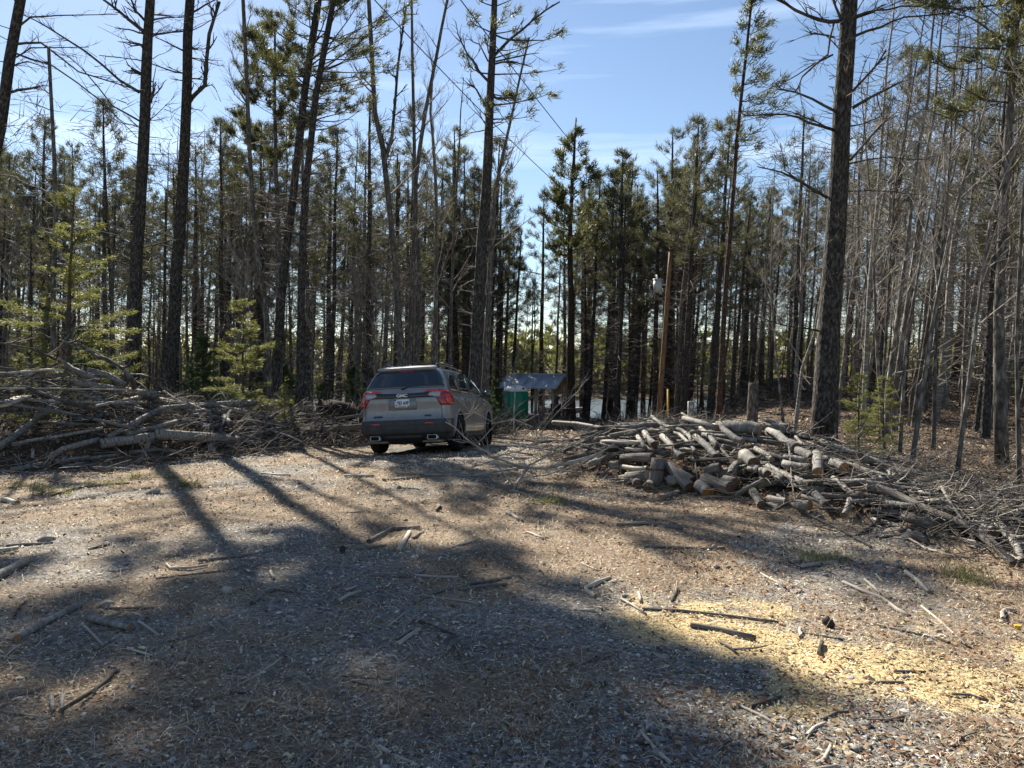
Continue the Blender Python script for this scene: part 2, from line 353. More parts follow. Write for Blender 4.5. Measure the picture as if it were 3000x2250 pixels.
# ------------------------------------------------------------------ tree makers
def jit(p, a, r): return p + Vector((r.uniform(-a, a), r.uniform(-a, a), r.uniform(-a, a)))
def needles(mb, cs, ds, n, L, W, spread, rng, m=0):
    if not len(cs): return
    cs = np.repeat(np.array(cs, float), n, 0); ds = np.repeat(np.array(ds, float), n, 0); k = len(cs)
    d = ds + spread * rng.normal(size=(k, 3)); d /= np.linalg.norm(d, axis=1)[:, None] + 1e-9
    s = np.cross(d, rng.normal(size=(k, 3))); s /= np.linalg.norm(s, axis=1)[:, None] + 1e-9
    l = L * rng.uniform(0.6, 1.25, (k, 1)); c = cs + rng.normal(size=(k, 3)) * L * 0.25
    V = np.stack([c + s * W / 2, c - s * W / 2, c + d * l], 1).reshape(-1, 3)
    mb.tris(V, np.arange(k * 3).reshape(-1, 3), m)
def limb_path(p, az, up, L, n, r, droop=0.0, lift=0.0, wig=0.12):
    d = Vector((cos(az) * cos(up), sin(az) * cos(up), sin(up))); out = [p.copy()]; s = L / n
    for i in range(n):
        d = (d + Vector((r.uniform(-wig, wig), r.uniform(-wig, wig), r.uniform(-wig, wig) - droop + lift * i / n))).normalized()
        p = p + d * s; out.append(p.copy())
    return out
def twigs_on(mb, path, r0, cnt, L, r, m, n=3, lv=1, up=0.3):
    for _ in range(cnt):
        i = r.randint(1, len(path) - 1); p = path[i - 1].lerp(path[i], r.random()); t = (path[i] - path[i - 1]).normalized()
        d = (t + Vector((r.gauss(0, .55), r.gauss(0, .55), r.gauss(0, .4) + up))).normalized(); l = L * r.uniform(0.5, 1.1)
        a = p; b = p + d * l * 0.5; c = b + (d + Vector((r.gauss(0, .25), r.gauss(0, .25), r.gauss(0, .2) + up * .5))).normalized() * l * 0.5
        mb.tube([a, b, c], [r0, r0 * .75, r0 * .4], n, m)
        if lv > 0: twigs_on(mb, [a, b, c], r0 * .6, 3, L * .5, r, m, 3, lv - 1, up)
def pine_crown(path, rad, h0, h1, w, r, rng, dens=1.0, nl=0.22, nw=0.035, per=9, wind_shift=(0.35, 0.05), mbb=None, fill=1.0, bush=1.0, step=0.4):
    """live branches with needle tufts along the trunk path between heights h0 and h1"""
    f = MB(); b = mbb or f; cs = []; ds = []
    H = h1 - h0; h = h0
    while h < h1 - 0.1:
        k = (h - h0) / H
        prof = (min(1, 0.45 + k * 2.2) * (1 - k) ** 0.75 + 0.10) * w
        P, pr = along(path, rad, h)
        for _ in range(r.choice((2, 3, 3, 4)) if dens >= 1 else r.choice((1, 2, 2))):
            az = r.uniform(0, 2 * pi); L = prof * r.uniform(0.55, 1.15)
            bp = limb_path(P, az, 0.12 + 0.55 * k, L, 4, r, 0.03, 0.35, 0.13)
            bp = [q_ + Vector((wind_shift[0], wind_shift[1], 0)) * ((i / 4) ** 2) * L * 0.35 for i, q_ in enumerate(bp)]
            b.tube(bp, [max(0.008, pr * .28 * (1 - .8 * i / 4)) for i in range(5)], 3, 1)
            nsub = max(2, int(L * 3.2 * dens * fill))
            for _s in range(nsub):
                t = r.uniform(0.12 if nw > .04 and nl < .28 else .35, 1.0) * 4; i = min(3, int(t)); q0 = bp[i].lerp(bp[i + 1], t - i); dr = (bp[i + 1] - bp[i]).normalized()
                sd = (dr + Vector((r.gauss(0, .6), r.gauss(0, .6), r.gauss(0, .25) + .35))).normalized(); sl = r.uniform(0.15, 0.45) * min(1.2, 0.4 + L * .4)
                e = q0 + sd * sl; 
                if nl < 0.3: b.tube([q0, e], [0.008, 0.004], 3, 1)
                sd = (sd + Vector((wind_shift[0], wind_shift[1], 0.35))).normalized()
                for t2 in (0.55, 1.0): cs.append(tuple(q0.lerp(e, t2))); ds.append(tuple(sd))
            cs.append(tuple(bp[-1])); ds.append(tuple((bp[-1] - bp[-2]).normalized() + Vector((0, 0, .3))))
        h += step * r.uniform(0.6, 1.3)
    P, pr = along(path, rad, h1); cs.append(tuple(P)); ds.append((0, 0, 1))
    needles(f, cs, ds, int(per * bush), nl, nw, 0.55, rng, 0)
    return f
def along(path, rad, z):
    for i in range(len(path) - 1):
        if path[i + 1].z >= z or i == len(path) - 2:
            t = (z - path[i].z) / max(1e-6, path[i + 1].z - path[i].z); return path[i].lerp(path[i + 1], t), rad[i] + (rad[i + 1] - rad[i]) * min(1, max(0, t))
def straight(H, r0, r, bend=0.25, n=9, r1=0.03):
    p = []; x = y = 0.0
    for i in range(n + 1):
        p.append(Vector((x, y, H * i / n))); x += r.uniform(-bend, bend) * H / n * .12; y += r.uniform(-bend, bend) * H / n * .12
    rr_ = [r0 * (1 - i / n) ** 0.75 + r1 * (i / n) for i in range(n + 1)]; rr_[0] *= 1.25
    return p, rr_
def proto_pine(seed, H, r0, cb, w, dead=40, barkm='pine', nl=0.30, nw=0.055, per=8, dens=1.0, lf='needlefar'):
    nl *= .95; nw *= .5; per = int(per * 1.9)
    r = random.Random(seed); rng = np.random.default_rng(seed)
    p, rd = straight(H, r0, r); t = MB(); t.tube(p, rd, 7, 0, None, 0.05, r)
    root = empty('pine_tree'); kids = [t.build('trunk', [M[barkm]], root)]
    d = MB(); dead = int(dead * 1.5)
    for _ in range(dead):
        h = H * r.uniform(0.12, cb + 0.1); P, pr = along(p, rd, h); bp = limb_path(P, r.uniform(0, 2 * pi), r.uniform(-.15, .3), r.uniform(.4, 1.7), 3, r, 0.0, 0.0, 0.2)
        d.tube(bp, [0.016, 0.012, 0.008, 0.005], 3, 0)
        twigs_on(d, bp, 0.006, 2, 0.5, r, 0, 3, 0, 0.05)
    kids.append(tag(d.build('dead_branches', [M['twig']], root), kind='stuff'))
    f = pine_crown(p, rd, H * cb, H, w, r, rng, dens, nl, nw, per)
    kids.append(tag(f.build('crown', [M[lf], M['twigdark']], root), kind='stuff')); KIDS[root.name] = kids
    return root
def bare_branches(path, rad, h0, r, n1, L1, mb, m, up=0.95, fine=1, rt=0.006):
    H = path[-1].z
    for _ in range(n1):
        h = r.uniform(h0, 0.97) * H; P, pr = along(path, rad, h); L = L1 * (1.15 - h / H) * r.uniform(.6, 1.2)
        bp = limb_path(P, r.uniform(0, 2 * pi), up * r.uniform(.65, 1.1), L, 5, r, 0.0, 0.12, 0.13); r1 = max(rt * 1.6, pr * .38)
        mb.tube(bp, [max(rt, r1 * (1 - .85 * i / 5)) for i in range(6)], 4, m)
        for _s in range(int(3 + L * 2.0)):
            t = r.uniform(.2, 1) * 5; i = min(4, int(t)); q0 = bp[i].lerp(bp[i + 1], t - i); dr = (bp[i + 1] - bp[i]).normalized()
            sd = (dr + Vector((r.gauss(0, .4), r.gauss(0, .4), r.gauss(0, .2) + .25))).normalized(); sl = L * r.uniform(.15, .38)
            e1 = q0 + sd * sl * .5; e2 = e1 + (sd + Vector((r.gauss(0, .2), r.gauss(0, .2), .12))).normalized() * sl * .5
            mb.tube([q0, e1, e2], [rt * 1.1, rt * .85, rt * .5], 3, m)
            for _f in range(2 + 2 * fine):
                q1 = q0.lerp(e1, r.random()) if r.random() < .4 else e1.lerp(e2, r.random())
                fd = (sd + Vector((r.gauss(0, .5), r.gauss(0, .5), r.gauss(0, .3) + .2))).normalized()
                mb.tube([q1, q1 + fd * r.uniform(.15, .45)], [rt * .65, rt * .35], 3, m)
def proto_bare(seed, H, r0, h0=0.3, n1=16, L1=2.6, barkm='grey', tw='twig', fine=1):
    r = random.Random(seed); p, rd = straight(H, r0, r, 0.7, 10, 0.008); t = MB(); t.tube(p, rd, 6, 0, None, 0.05, r)
    root = empty('bare_tree'); c = MB(); bare_branches(p, rd, h0, r, n1, L1, c, 0, 0.95, fine)
    KIDS[root.name] = [t.build('trunk', [M[barkm]], root), tag(c.build('branches', [M[tw]], root), kind='stuff')]
    return root
def spruce_mesh(seed, H, w, lf='spruce', nl=0.075, nw=0.016, dens=1.0, gap=0.25, h0=0.04, barkm='twigdark'):
    r = random.Random(seed); rng = np.random.default_rng(seed); t = MB(); p = [Vector((0, 0, 0)), Vector((r.uniform(-.05, .05) * H * .4, 0, H * .5)), Vector((r.uniform(-.04, .04) * H, 0, H))]
    t.tube(p, [0.012 * H + .01, 0.008 * H, 0.006], 6, 0); f = MB(); cs = []; ds = []; h = H * h0
    while h < H * .97:
        k = h / H; P, _ = along(p, [0.02] * 3, h)
        for _ in range(int(5 * dens)):
            if r.random() < gap * (1 - k): continue
            az = r.uniform(0, 2 * pi); L = w * (1 - k) ** .8 * r.uniform(.3, 1.15) + .06; P, _ = along(p, [0.02] * 3, min(H * .98, h + r.uniform(-.12, .14) * H / 3.5))
            bp = limb_path(P, az, r.uniform(-.2, .25) + .45 * k, L, 4, r, .05, .16, .13); f.tube(bp, [.010, .008, .006, .004, .003], 3, 1)
            ns = int(L / 0.07) + 2
            for j in range(ns):
                tt = (0.2 + 0.8 * (j + r.random()) / ns) * 4; i = min(3, int(tt)); q0 = bp[i].lerp(bp[i + 1], min(1, tt - i)); dr = (bp[i + 1] - bp[i]).normalized()
                for sg in (-1, 1):
                    sd = (dr * .8 + dr.cross(Vector((0, 0, 1))) * sg * .8 + Vector((0, 0, r.gauss(-.05, .12)))).normalized(); sl = min(.32, .10 + .28 * (L * (1 - tt / 4.6))) * r.uniform(.5, 1.1)
                    nn = max(1, int(sl / .06))
                    for q2 in range(nn): cs.append(tuple(q0 + sd * sl * (q2 + .3) / nn)); ds.append(tuple(sd))
            cs.append(tuple(bp[-1])); ds.append(tuple(bp[-1] - bp[-2]))
        h += max(.10, .19 * H / 3.5) * r.uniform(.5, 1.5)
    needles(f, cs, ds, 5, nl, nw, .45, rng, 0)
    return t.mesh('trunk', [M[barkm]]), f.mesh('crown', [M[lf], M['twigdark']], smooth=False)
def spruce(meshes, loc, label, cat='young spruce', rz=0, s=1.0, group=None):
    e = empty('spruce_sapling', loc); e.rotation_euler.z = rz; e.scale = (s, s, s); tag(e, label, cat, group); link('trunk', meshes[0], e); link('crown', meshes[1], e); return e

# ------------------------------------------------------------------ the trees one can point to
def hero(kind, pts, D, wpx, H, label, cat, barkm='pine', base=None, seed=1, crown=None, dead=None, limbs=(), bare=None, r1=.03, group=None):
    """pts: the trunk in photograph pixels from low to high; D its distance; wpx width low and high"""
    r = random.Random(seed); rng = np.random.default_rng(seed)
    W = [pt(X, Y, D) for X, Y in pts]; lo = W[0]; dv = (W[1] - W[0]).normalized(); gzz = float(gz(lo.x, D)) - .15
    t = (lo.z - gzz) / max(.3, dv.z); b = lo - dv * t * 1.0; b.z = gzz
    P = [b] + W; ra = wpx[0] / F * D / 2; rb = wpx[1] / F * D / 2; top = W[-1]
    if H > top.z + .5:
        dv = (W[-1] - W[-2]).normalized(); n = max(2, int((H - top.z) / 1.5))
        for i in range(n): P.append(P[-1] + (dv + Vector((r.uniform(-.04, .04), r.uniform(-.04, .04), 0))) * ((H - top.z) / n / dv.z))
    zt = W[-1].z; fine = [P[0]]
    for a, c_ in zip(P[:-1], P[1:]):
        k = max(1, int((c_ - a).length / .9))
        for j in range(1, k + 1): fine.append(a.lerp(c_, j / k) + (Vector((r.uniform(-1, 1), r.uniform(-1, 1), 0)) * ra * .12))
    rd = []
    for p_ in fine:
        k = (p_.z - b.z) / (zt - b.z)
        rr = ra + (rb - ra) * k if k <= 1 else max(r1, rb * (1 - (p_.z - zt) / max(.5, H - zt)) + r1 * (p_.z - zt) / max(.5, H - zt))
        rd.append(max(r1 * .6, rr))
    rd[0] *= 1.25; 
    if len(rd) > 1: rd[1] *= 1.1
    org = fine[0].copy(); loc = [p_ - org for p_ in fine]; root = empty(kind, org); tag(root, label, cat, group)
    t = MB(); t.tube(loc, rd, 12 if ra > .09 else 8, 0, 1, 0.07, r); t.build('trunk', [M[barkm], M['dead']], root)
    sub = lambda X, Y, D2=None: pt(X, Y, D2 or D) - org
    for lp in limbs:
        q_, w0, w1 = lp[0], lp[1], lp[2]; n = len(q_); dz = lp[3] if len(lp) > 3 else 0.0
        pp = [sub(X, Y, D + dz * i / max(1, n - 1)) for i, (X, Y) in enumerate(q_)]; m2 = [pp[0]]
        for a, c_ in zip(pp[:-1], pp[1:]):
            m2 += [jit(a.lerp(c_, .5), .02, r), c_]
        rr = [(w0 + (w1 - w0) * i / (len(m2) - 1)) / F * D / 2 for i in range(len(m2))]
        l = MB(); l.tube(m2, rr, 6, 0, 0, .1, r); twigs_on(l, m2, rr[-1] * .8, int(3 + 3 * (m2[-1] - m2[0]).length), .55, r, 0, 3, 1, 0.12)
        l.build('limb', [M['twigdark' if barkm != 'pale' else 'twig']], root)
    if dead:
        n, h0, h1, L = dead; d = MB()
        for _ in range(n):
            h = r.uniform(h0, h1) - org.z; Pp, pr = along(loc, rd, h); bp = limb_path(Pp, r.uniform(0, 2 * pi), r.uniform(-.1, .45), L * r.uniform(.25, 1.1), 4, r, 0, .05, .22)
            r0 = r.uniform(.010, .022); d.tube(bp, [r0, r0 * .85, r0 * .65, r0 * .5, r0 * .3], 4, 0); twigs_on(d, bp, r0 * .35, 3, .45, r, 0, 3, 1, .08)
        tag(d.build('dead_branches', [M['twigdark' if seed < 24 else 'twig']], root), kind='stuff')
    if crown:
        h0, h1, w, dens = crown[:4]; kw = crown[4] if len(crown) > 4 else {}
        f = pine_crown(loc, rd, h0 - org.z, h1 - org.z, w, r, rng, dens, **{**dict(nl=.16, nw=.017, per=20), **kw}); tag(f.build('crown', [M['needle'], M['twigdark']], root), kind='stuff')
    if bare:
        h0, n1, L1, tw = bare; c_ = MB(); bare_branches(loc, rd, h0, r, n1, L1, c_, 0, 0.95, 1, .0055); tag(c_.build('branches', [M[tw]], root), kind='stuff')
    return root
hero('pine_tree', [(-62, 700), (0, 371), (27, 180), (60, 0)], 19, (34, 28), 20.3, 'big dark pine leaning in over the left edge of the clearing', 'pine', seed=21,
     limbs=[([(40, 90), (90, 50), (170, 45), (345, 42)], 7, 2), ([(35, 130), (120, 125), (230, 210), (420, 270)], 8, 3), ([(30, 150), (150, 190), (300, 300), (400, 400)], 7, 2), ([(22, 180), (90, 140), (260, 138)], 6, 2), ([(10, 275), (60, 262), (117, 252)], 8, 5), ([(20, 200), (80, 180), (140, 200)], 5, 2)],
     dead=(10, 6.5, 11, 1.6), crown=(11.4, 20, 4.3, 1.2, dict(per=24, nl=.26, nw=.045, step=.3)))  # crown out of view, widened and thickened to shade the lower left ground
hero('pine_tree', [(388, 1000), (405, 663), (424, 331), (438, 0)], 21, (38, 27), 20.8, 'bare-stemmed dark pine with stubby dead limbs, left one of the two straight trunks', 'pine', seed=22,
     limbs=[([(424, 95), (380, 60), (330, 18), (290, -10)], 12, 6), ([(424, 60), (395, 30), (383, -5)], 9, 5), ([(420, 98), (392, 90), (364, 85)], 6, 3), ([(408, 270), (350, 235), (250, 150), (140, 80), (60, 40)], 10, 3), ([(410, 355), (330, 310), (240, 200), (180, 150)], 6, 2), ([(420, 220), (385, 200)], 9, 7), ([(420, 140), (407, 128)], 9, 7), ([(436, 60), (480, 52), (540, 48)], 6, 2), ([(436, 100), (500, 95), (540, 85)], 5, 2), ([(440, 300), (452, 262)], 10, 7)],
     dead=(34, 3.5, 11.5, 1.7), crown=(13.1, 18.8, 2.6, 1.5, dict(wind_shift=(-1.3, 0), per=26, nl=.26, nw=.045, step=.28)))  # unseen crown shifted left to fill lit gaps in the foreground shade
hero('pine_tree', [(506, 1000), (530, 597), (544, 331), (556, 0)], 22.5, (38, 25), 20.3, 'tall straight dark pine trunk standing between the brush pile and the crowned pine, bark scaly', 'pine', seed=23,
     limbs=[([(545, 90), (500, 95), (455, 103)], 5, 2), ([(540, 150), (490, 125), (455, 110)], 6, 2), ([(550, 300), (600, 250), (613, 100), (643, 5)], 13, 8), ([(540, 215), (480, 200), (400, 175), (290, 162)], 5, 2), ([(556, 40), (600, 15), (640, -5)], 6, 3), ([(552, 145), (579, 145)], 6, 4), ([(548, 230), (600, 235)], 5, 3)],
     dead=(44, 3.5, 12, 1.8), crown=(13.2, 18.8, 1.9, 1.5, dict(wind_shift=(-.5, 0), per=26, nl=.26, nw=.045, step=.28)))  # crown above the view, shaped and pushed left for the foreground shade
hero('pine_tree', [(812, 1040), (830, 800), (855, 600), (889, 298), (928, 33), (934, 0)], 21.5, (27, 20), 13.8, 'leaning dark pine with a long curved stem between the two straight trunks and the car', 'pine', seed=24,
     limbs=[([(895, 250), (860, 215), (790, 200)], 5, 2), ([(905, 180), (950, 150), (1020, 120)], 6, 2)], dead=(44, 3.5, 10, 1.7), crown=(9.0, 13.4, 2.4, 1.1, dict(per=20)))
hero('pine_tree', [(880, 1130), (884, 800), (895, 542), (925, 280), (970, 41)], 21.0, (25, 17), 13.4, 'dark pine trunk just left of the car whose bark is torn near its foot', 'pine', seed=25,
     limbs=[([(955, 110), (1000, 120), (1050, 90)], 5, 2), ([(930, 240), (1000, 232), (1045, 225)], 5, 2), ([(960, 90), (900, 140), (860, 150)], 4, 2)], dead=(44, 3, 9.5, 1.6), crown=(8.4, 13.0, 3.0, 1.3, dict(per=20, wind_shift=(.8, 0))))
hero('pine_tree', [(817, 1010), (812, 640), (805, 330), (806, 120)], 27, (22, 7), 13.8, 'pine with a rounded dark crown standing clear against the sky behind the leaning pine', 'pine', 'grey', seed=26,
     limbs=[([(808, 440), (770, 420), (735, 370)], 4, 2), ([(806, 470), (840, 430), (880, 420)], 4, 2)], dead=(30, 5, 9, 1.5), crown=(8.8, 13.7, 2.6, 2.0, dict(nl=.18, nw=.024, per=26, step=.3)))
hero('dead_snag', [(156, 1060), (156, 862), (163, 650), (159, 464), (147, 250), (143, 140)], 17.5, (19, 9), 0, 'thin dead snag broken off at the top, standing inside the yellow-green spruce', 'dead tree', 'grey', seed=27,
     limbs=[([(146, 185), (120, 175)], 5, 2), ([(158, 500), (110, 470), (20, 450)], 3, 1)], dead=(16, 3, 8, 1.0), r1=.02)
hero('birch_tree', [(788, 1060), (779, 900), (763, 796), (740, 600), (729, 398), (713, 0)], 21, (17, 11), 14, 'slender spotted birch stem with peeling grey patches between the second pine and the leaning pines', 'birch', 'grey', seed=28, bare=(.55, 12, 2.2, 'twig'), dead=(10, 4, 9, .8))
hero('bare_tree', [(1178, 1060), (1159, 796), (1135, 560), (1122, 440), (1099, 331), (1080, 0)], 23, (22, 12), 14, 'knotty grey hardwood with a kinked trunk rising directly behind the car roof', 'hardwood', 'grey', seed=29, bare=(.5, 12, 2.4, 'twig'), dead=(12, 4, 9, .9),
     limbs=[([(1128, 470), (1148, 400), (1165, 200), (1190, 20)], 12, 6)])
hero('bare_tree', [(1198, 1050), (1210, 800), (1218, 530), (1245, 331), (1311, 0)], 24.5, (20, 8), 14, 'bare hardwood whose straight stem runs up and right above the roof of the car', 'hardwood', 'grey', seed=30, bare=(.42, 18, 3.0, 'twig'))
hero('bare_tree', [(1222, 1050), (1228, 800), (1214, 530), (1212, 331), (1205, 0)], 25.5, (17, 7), 14, 'upright bare hardwood beside the kinked one, dividing into fine twigs overhead', 'hardwood', 'grey', seed=31, bare=(.45, 18, 2.6, 'twig'))
hero('bare_tree', [(1276, 1040), (1277, 800), (1278, 560), (1262, 330), (1268, 180)], 27, (18, 6), 12.5, 'pale bare tree with a smooth light stem over the right shoulder of the car', 'hardwood', 'pale', seed=32, bare=(.4, 20, 2.8, 'twigpale'))
hero('pine_tree', [(1392, 1060), (1412, 700), (1430, 460), (1436, 300), (1449, 0)], 20, (42, 18), 14.5, 'tall half-stripped pine with one-sided golden green boughs, tallest above the car', 'pine', seed=33,
     limbs=[([(1433, 240), (1400, 205), (1370, 160), (1340, 95)], 9, 4), ([(1446, 165), (1500, 110), (1560, 60), (1640, 5)], 9, 4), ([(1430, 180), (1405, 130), (1375, 115)], 5, 2), ([(1428, 315), (1405, 280), (1385, 250)], 8, 4), ([(1444, 280), (1470, 290), (1500, 288)], 7, 4), ([(1440, 362), (1475, 358)], 5, 2), ([(1445, 100), (1500, 118), (1590, 118)], 6, 3), ([(1440, 190), (1500, 180), (1555, 195)], 6, 3), ([(1452, 180), (1520, 165), (1580, 155)], 5, 2)],
     dead=(26, 2.5, 9, 1.1), crown=(8.1, 14.2, 1.6, .6, dict(wind_shift=(1.1, .1), per=20, nl=.20, nw=.026, fill=.95)))
hero('birch_tree', [(1422, 1090), (1432, 900), (1440, 700), (1452, 560), (1500, 330)], 23, (26, 7), 11.5, 'grey mottled birch close behind the tall stripped pine, splitting into fine twigs', 'birch', 'grey', seed=34, bare=(.45, 20, 2.6, 'twig'))
hero('pine_tree', [(1673, 1180), (1672, 900), (1671, 640), (1680, 470)], 44, (26, 9), 16.0, 'pine with the fullest bushy crown, its trunk at the corner of the open shed', 'pine', 'pinered', seed=35, dead=(40, 2, 9, 1.6), crown=(8.2, 15.2, 2.5, 1.35, dict(nl=.34, nw=.055, per=13)))
hero('pine_tree', [(1808, 1190), (1812, 900), (1815, 700), (1822, 530)], 46, (20, 8), 14.3, 'slightly lower full-crowned pine midway between the shed and the utility pole', 'pine', 'pine', seed=36, dead=(40, 1, 8, 1.6), crown=(7.6, 13.9, 2.0, 1.2, dict(nl=.34, nw=.055, per=12)))
hero('pine_tree', [(2106, 1200), (2122, 900), (2160, 400), (2185, 160), (2200, 20)], 24, (18, 7), 13.4, 'slim reddish pine leaning right with a windswept crown alone against the blue sky', 'pine', 'pinered', seed=37,
     limbs=[([(2150, 435), (2120, 410), (2085, 378)], 3, 1), ([(2155, 430), (2200, 425), (2250, 400)], 3, 1)], dead=(8, 7, 9.5, 1.0), crown=(8.4, 13.2, 1.15, 1.15, dict(wind_shift=(.9, .1), nl=.26, nw=.03, per=10, step=.3)))
hero('pine_tree', [(2420, 1180), (2434, 900), (2458, 500), (2470, 330), (2486, 120), (2487, 0)], 14, (66, 46), 17, 'massive scaly pine trunk right of the log pile with bare dead limbs on both sides', 'pine', 'pine', seed=38,
     limbs=[([(2465, 62), (2400, 58), (2330, 30), (2270, -5)], 12, 6), ([(2465, 60), (2448, 20), (2435, -10)], 8, 5), ([(2445, 325), (2380, 290), (2330, 270), (2280, 262), (2270, 240)], 9, 3, 1), ([(2440, 380), (2370, 360), (2300, 335), (2180, 340)], 9, 3, -1), ([(2445, 385), (2350, 340), (2280, 320)], 5, 2), ([(2425, 580), (2350, 535), (2290, 505), (2218, 488)], 10, 3), ([(2390, 560), (2300, 500), (2285, 420)], 5, 2), ([(2500, 50), (2570, 30), (2640, 18), (2770, 25)], 7, 3), ([(2505, 105), (2580, 80), (2650, 50), (2790, 38)], 9, 3), ([(2500, 55), (2560, 35), (2595, 12)], 8, 4), ([(2500, 315), (2560, 280), (2640, 240)], 11, 6), ([(2495, 270), (2560, 200), (2595, 145)], 9, 4), ([(2490, 470), (2560, 390), (2600, 350)], 8, 4), ([(2485, 480), (2600, 460), (2720, 468)], 5, 2), ([(2445, 60), (2425, 160), (2350, 225), (2330, 270)], 7, 3, -1), ([(2440, 160), (2380, 190), (2300, 240)], 6, 3), ([(2445, 110), (2400, 100), (2370, 95)], 6, 4), ([(2400, 970), (2330, 960), (2240, 935)], 6, 3), ([(2490, 370), (2560, 350), (2600, 330)], 5, 2), ([(2480, 560), (2600, 560), (2740, 575)], 4, 2)],
     dead=(14, 3, 8, 1.1), crown=(9.6, 16.5, 2.5, .8))
hero('pine_tree', [(2932, 1180), (2928, 900), (2942, 600), (2960, 300), (2975, 60)], 12.8, (32, 19), 13.5, 'pine near the right edge with a dense sunlit green crown in the corner', 'pine', 'grey', seed=39,
     limbs=[([(2958, 140), (2900, 90), (2840, 50), (2770, 30)], 8, 3, .6), ([(2955, 145), (2850, 140), (2760, 135)], 7, 2, -.5), ([(2950, 300), (2880, 290), (2790, 240)], 6, 2), ([(2944, 445), (2870, 410), (2790, 350), (2700, 310)], 7, 2, .7), ([(2940, 560), (2912, 520)], 9, 6), ([(2950, 380), (2980, 350), (3020, 330)], 6, 3)],
     dead=(12, 2.5, 5.6, 1.0), crown=(6.1, 13.2, 2.2, 1.7, dict(nl=.17, nw=.02, per=22, step=.26, wind_shift=(.1, 0))))
HSAP = [([(2676, 1330), (2740, 900), (2792, 640), (2880, 330)], 12.5, (15, 6), 'pale', 'pale sapling bowing right beside the far right pine, thickest of the leaning stems'),
        ([(2640, 1260), (2655, 1000), (2700, 740), (2760, 420)], 14.5, (11, 5), 'pale', 'thin whitish sapling leaning right between the young spruce and the bowing sapling'),
        ([(2530, 1180), (2545, 850), (2570, 600), (2598, 200)], 18, (15, 7), 'birch', 'upright birch with a clean pale stem just right of the massive pine'),
        ([(2580, 1250), (2600, 900), (2620, 560), (2700, 100)], 17, (10, 4), 'grey', 'slender grey tree whose top arcs right over the young spruce'),
        ([(2735, 1290), (2745, 900), (2775, 600), (2790, 300)], 16, (12, 5), 'grey', 'straight grey stem rising from the littered bank, left of the far right pine'),
        ([(2810, 1340), (2860, 950), (2905, 620), (2990, 400)], 12, (13, 6), 'pale', 'forked pale sapling slanting across in front of the far right pine'),
        ([(2985, 1330), (2978, 1000), (2990, 700), (3010, 400)], 10.5, (13, 8), 'grey', 'narrow rough stem cut by the right edge of the clearing view'),
        ([(2590, 1310), (2570, 1050), (2560, 820), (2548, 560)], 15, (12, 5), 'pale', 'light stem growing out of the green spruce beside the massive pine'),
        ([(2330, 1260), (2350, 1080), (2385, 980), (2404, 860)], 15.5, (14, 5), 'birch', 'crooked birch leaning against the left flank of the massive pine'),
        ([(1318, 1080), (1322, 850), (1332, 620), (1345, 420)], 26, (15, 5), 'grey', 'smooth grey tree between the pale bare tree and the tall stripped pine'),
        ([(1985, 1170), (1998, 900), (2020, 700), (2040, 480)], 33, (20, 6), 'grey', 'forked bluish grey maple just right of the utility pole'),
        ([(2290, 1190), (2270, 1000), (2258, 850), (2262, 700)], 22, (8, 4), 'pale', 'thin wavering pale stem left of the massive pine, above the stump')]
for i, (p_, D, w_, bk, lb) in enumerate(HSAP):
    hero('sapling_tree', p_, D, w_, pt(p_[-1][0], p_[-1][1], D).z + 2.2, lb, 'sapling', bk, seed=50 + i, bare=(.32, 12 if D < 16 else 15, 1.7, 'twigpale' if bk in ('pale', 'birch') else 'twig'), r1=.01)

# ------------------------------------------------------------------ the woods behind: many copies of a few kinds
PP = [proto_pine(101, 14.5, .15, .50, 2.0, 56, dens=.9), proto_pine(102, 16, .18, .55, 2.5, 60), proto_pine(103, 13, .12, .46, 2.0, 66, dens=.8), proto_pine(104, 15.5, .15, .62, 1.9, 80), proto_pine(105, 12.0, .10, .40, 1.8, 60, dens=.6), proto_pine(106, 16.5, .19, .55, 2.5, 56, 'pinered', dens=.9)]
PB = [proto_bare(201, 11, .075), proto_bare(202, 12.5, .09, .28, 18, 3.0), proto_bare(203, 9, .05, .2, 14, 2.2, 'pale', 'twigpale'), proto_bare(204, 10, .06, .25, 15, 2.4, 'pale', 'twigpale'), proto_bare(205, 13, .10, .35, 18, 3.0, 'birch', 'twig'), proto_bare(206, 8, .045, .15, 13, 2.0)]
used = {}
PADJ = ['thin dark pine', 'tall full-crowned pine', 'short narrow pine', 'high-crowned thin pine', 'small scrubby pine', 'reddish-stemmed pine']
BADJ = ['bare grey tree', 'wide bare grey tree', 'small pale bare tree', 'pale bare tree', 'bare birch', 'low bushy bare tree']
def put(proto, x, y, label, cat, group, s, lean, rz):
    if proto.name not in used: o = proto; used[proto.name] = 1
    else: o = copy_thing(proto)
    o.location = (x, y, float(gz(x, y)) - .12); o.scale = (s, s, s)
    o.rotation_euler = (lean[1], lean[0], rz) if False else (lean[1], lean[0], 0)
    o.rotation_euler = (Matrix.Rotation(lean[0], 4, 'Y') @ Matrix.Rotation(lean[1], 4, 'X') @ Matrix.Rotation(rz, 4, 'Z')).to_euler()
    tag(o, label, cat, group); return o
taken = []
def free(x, y, d):
    if any((x - a) ** 2 + (y - b) ** 2 < d * d for a, b in taken): return False
    taken.append((x, y)); return True
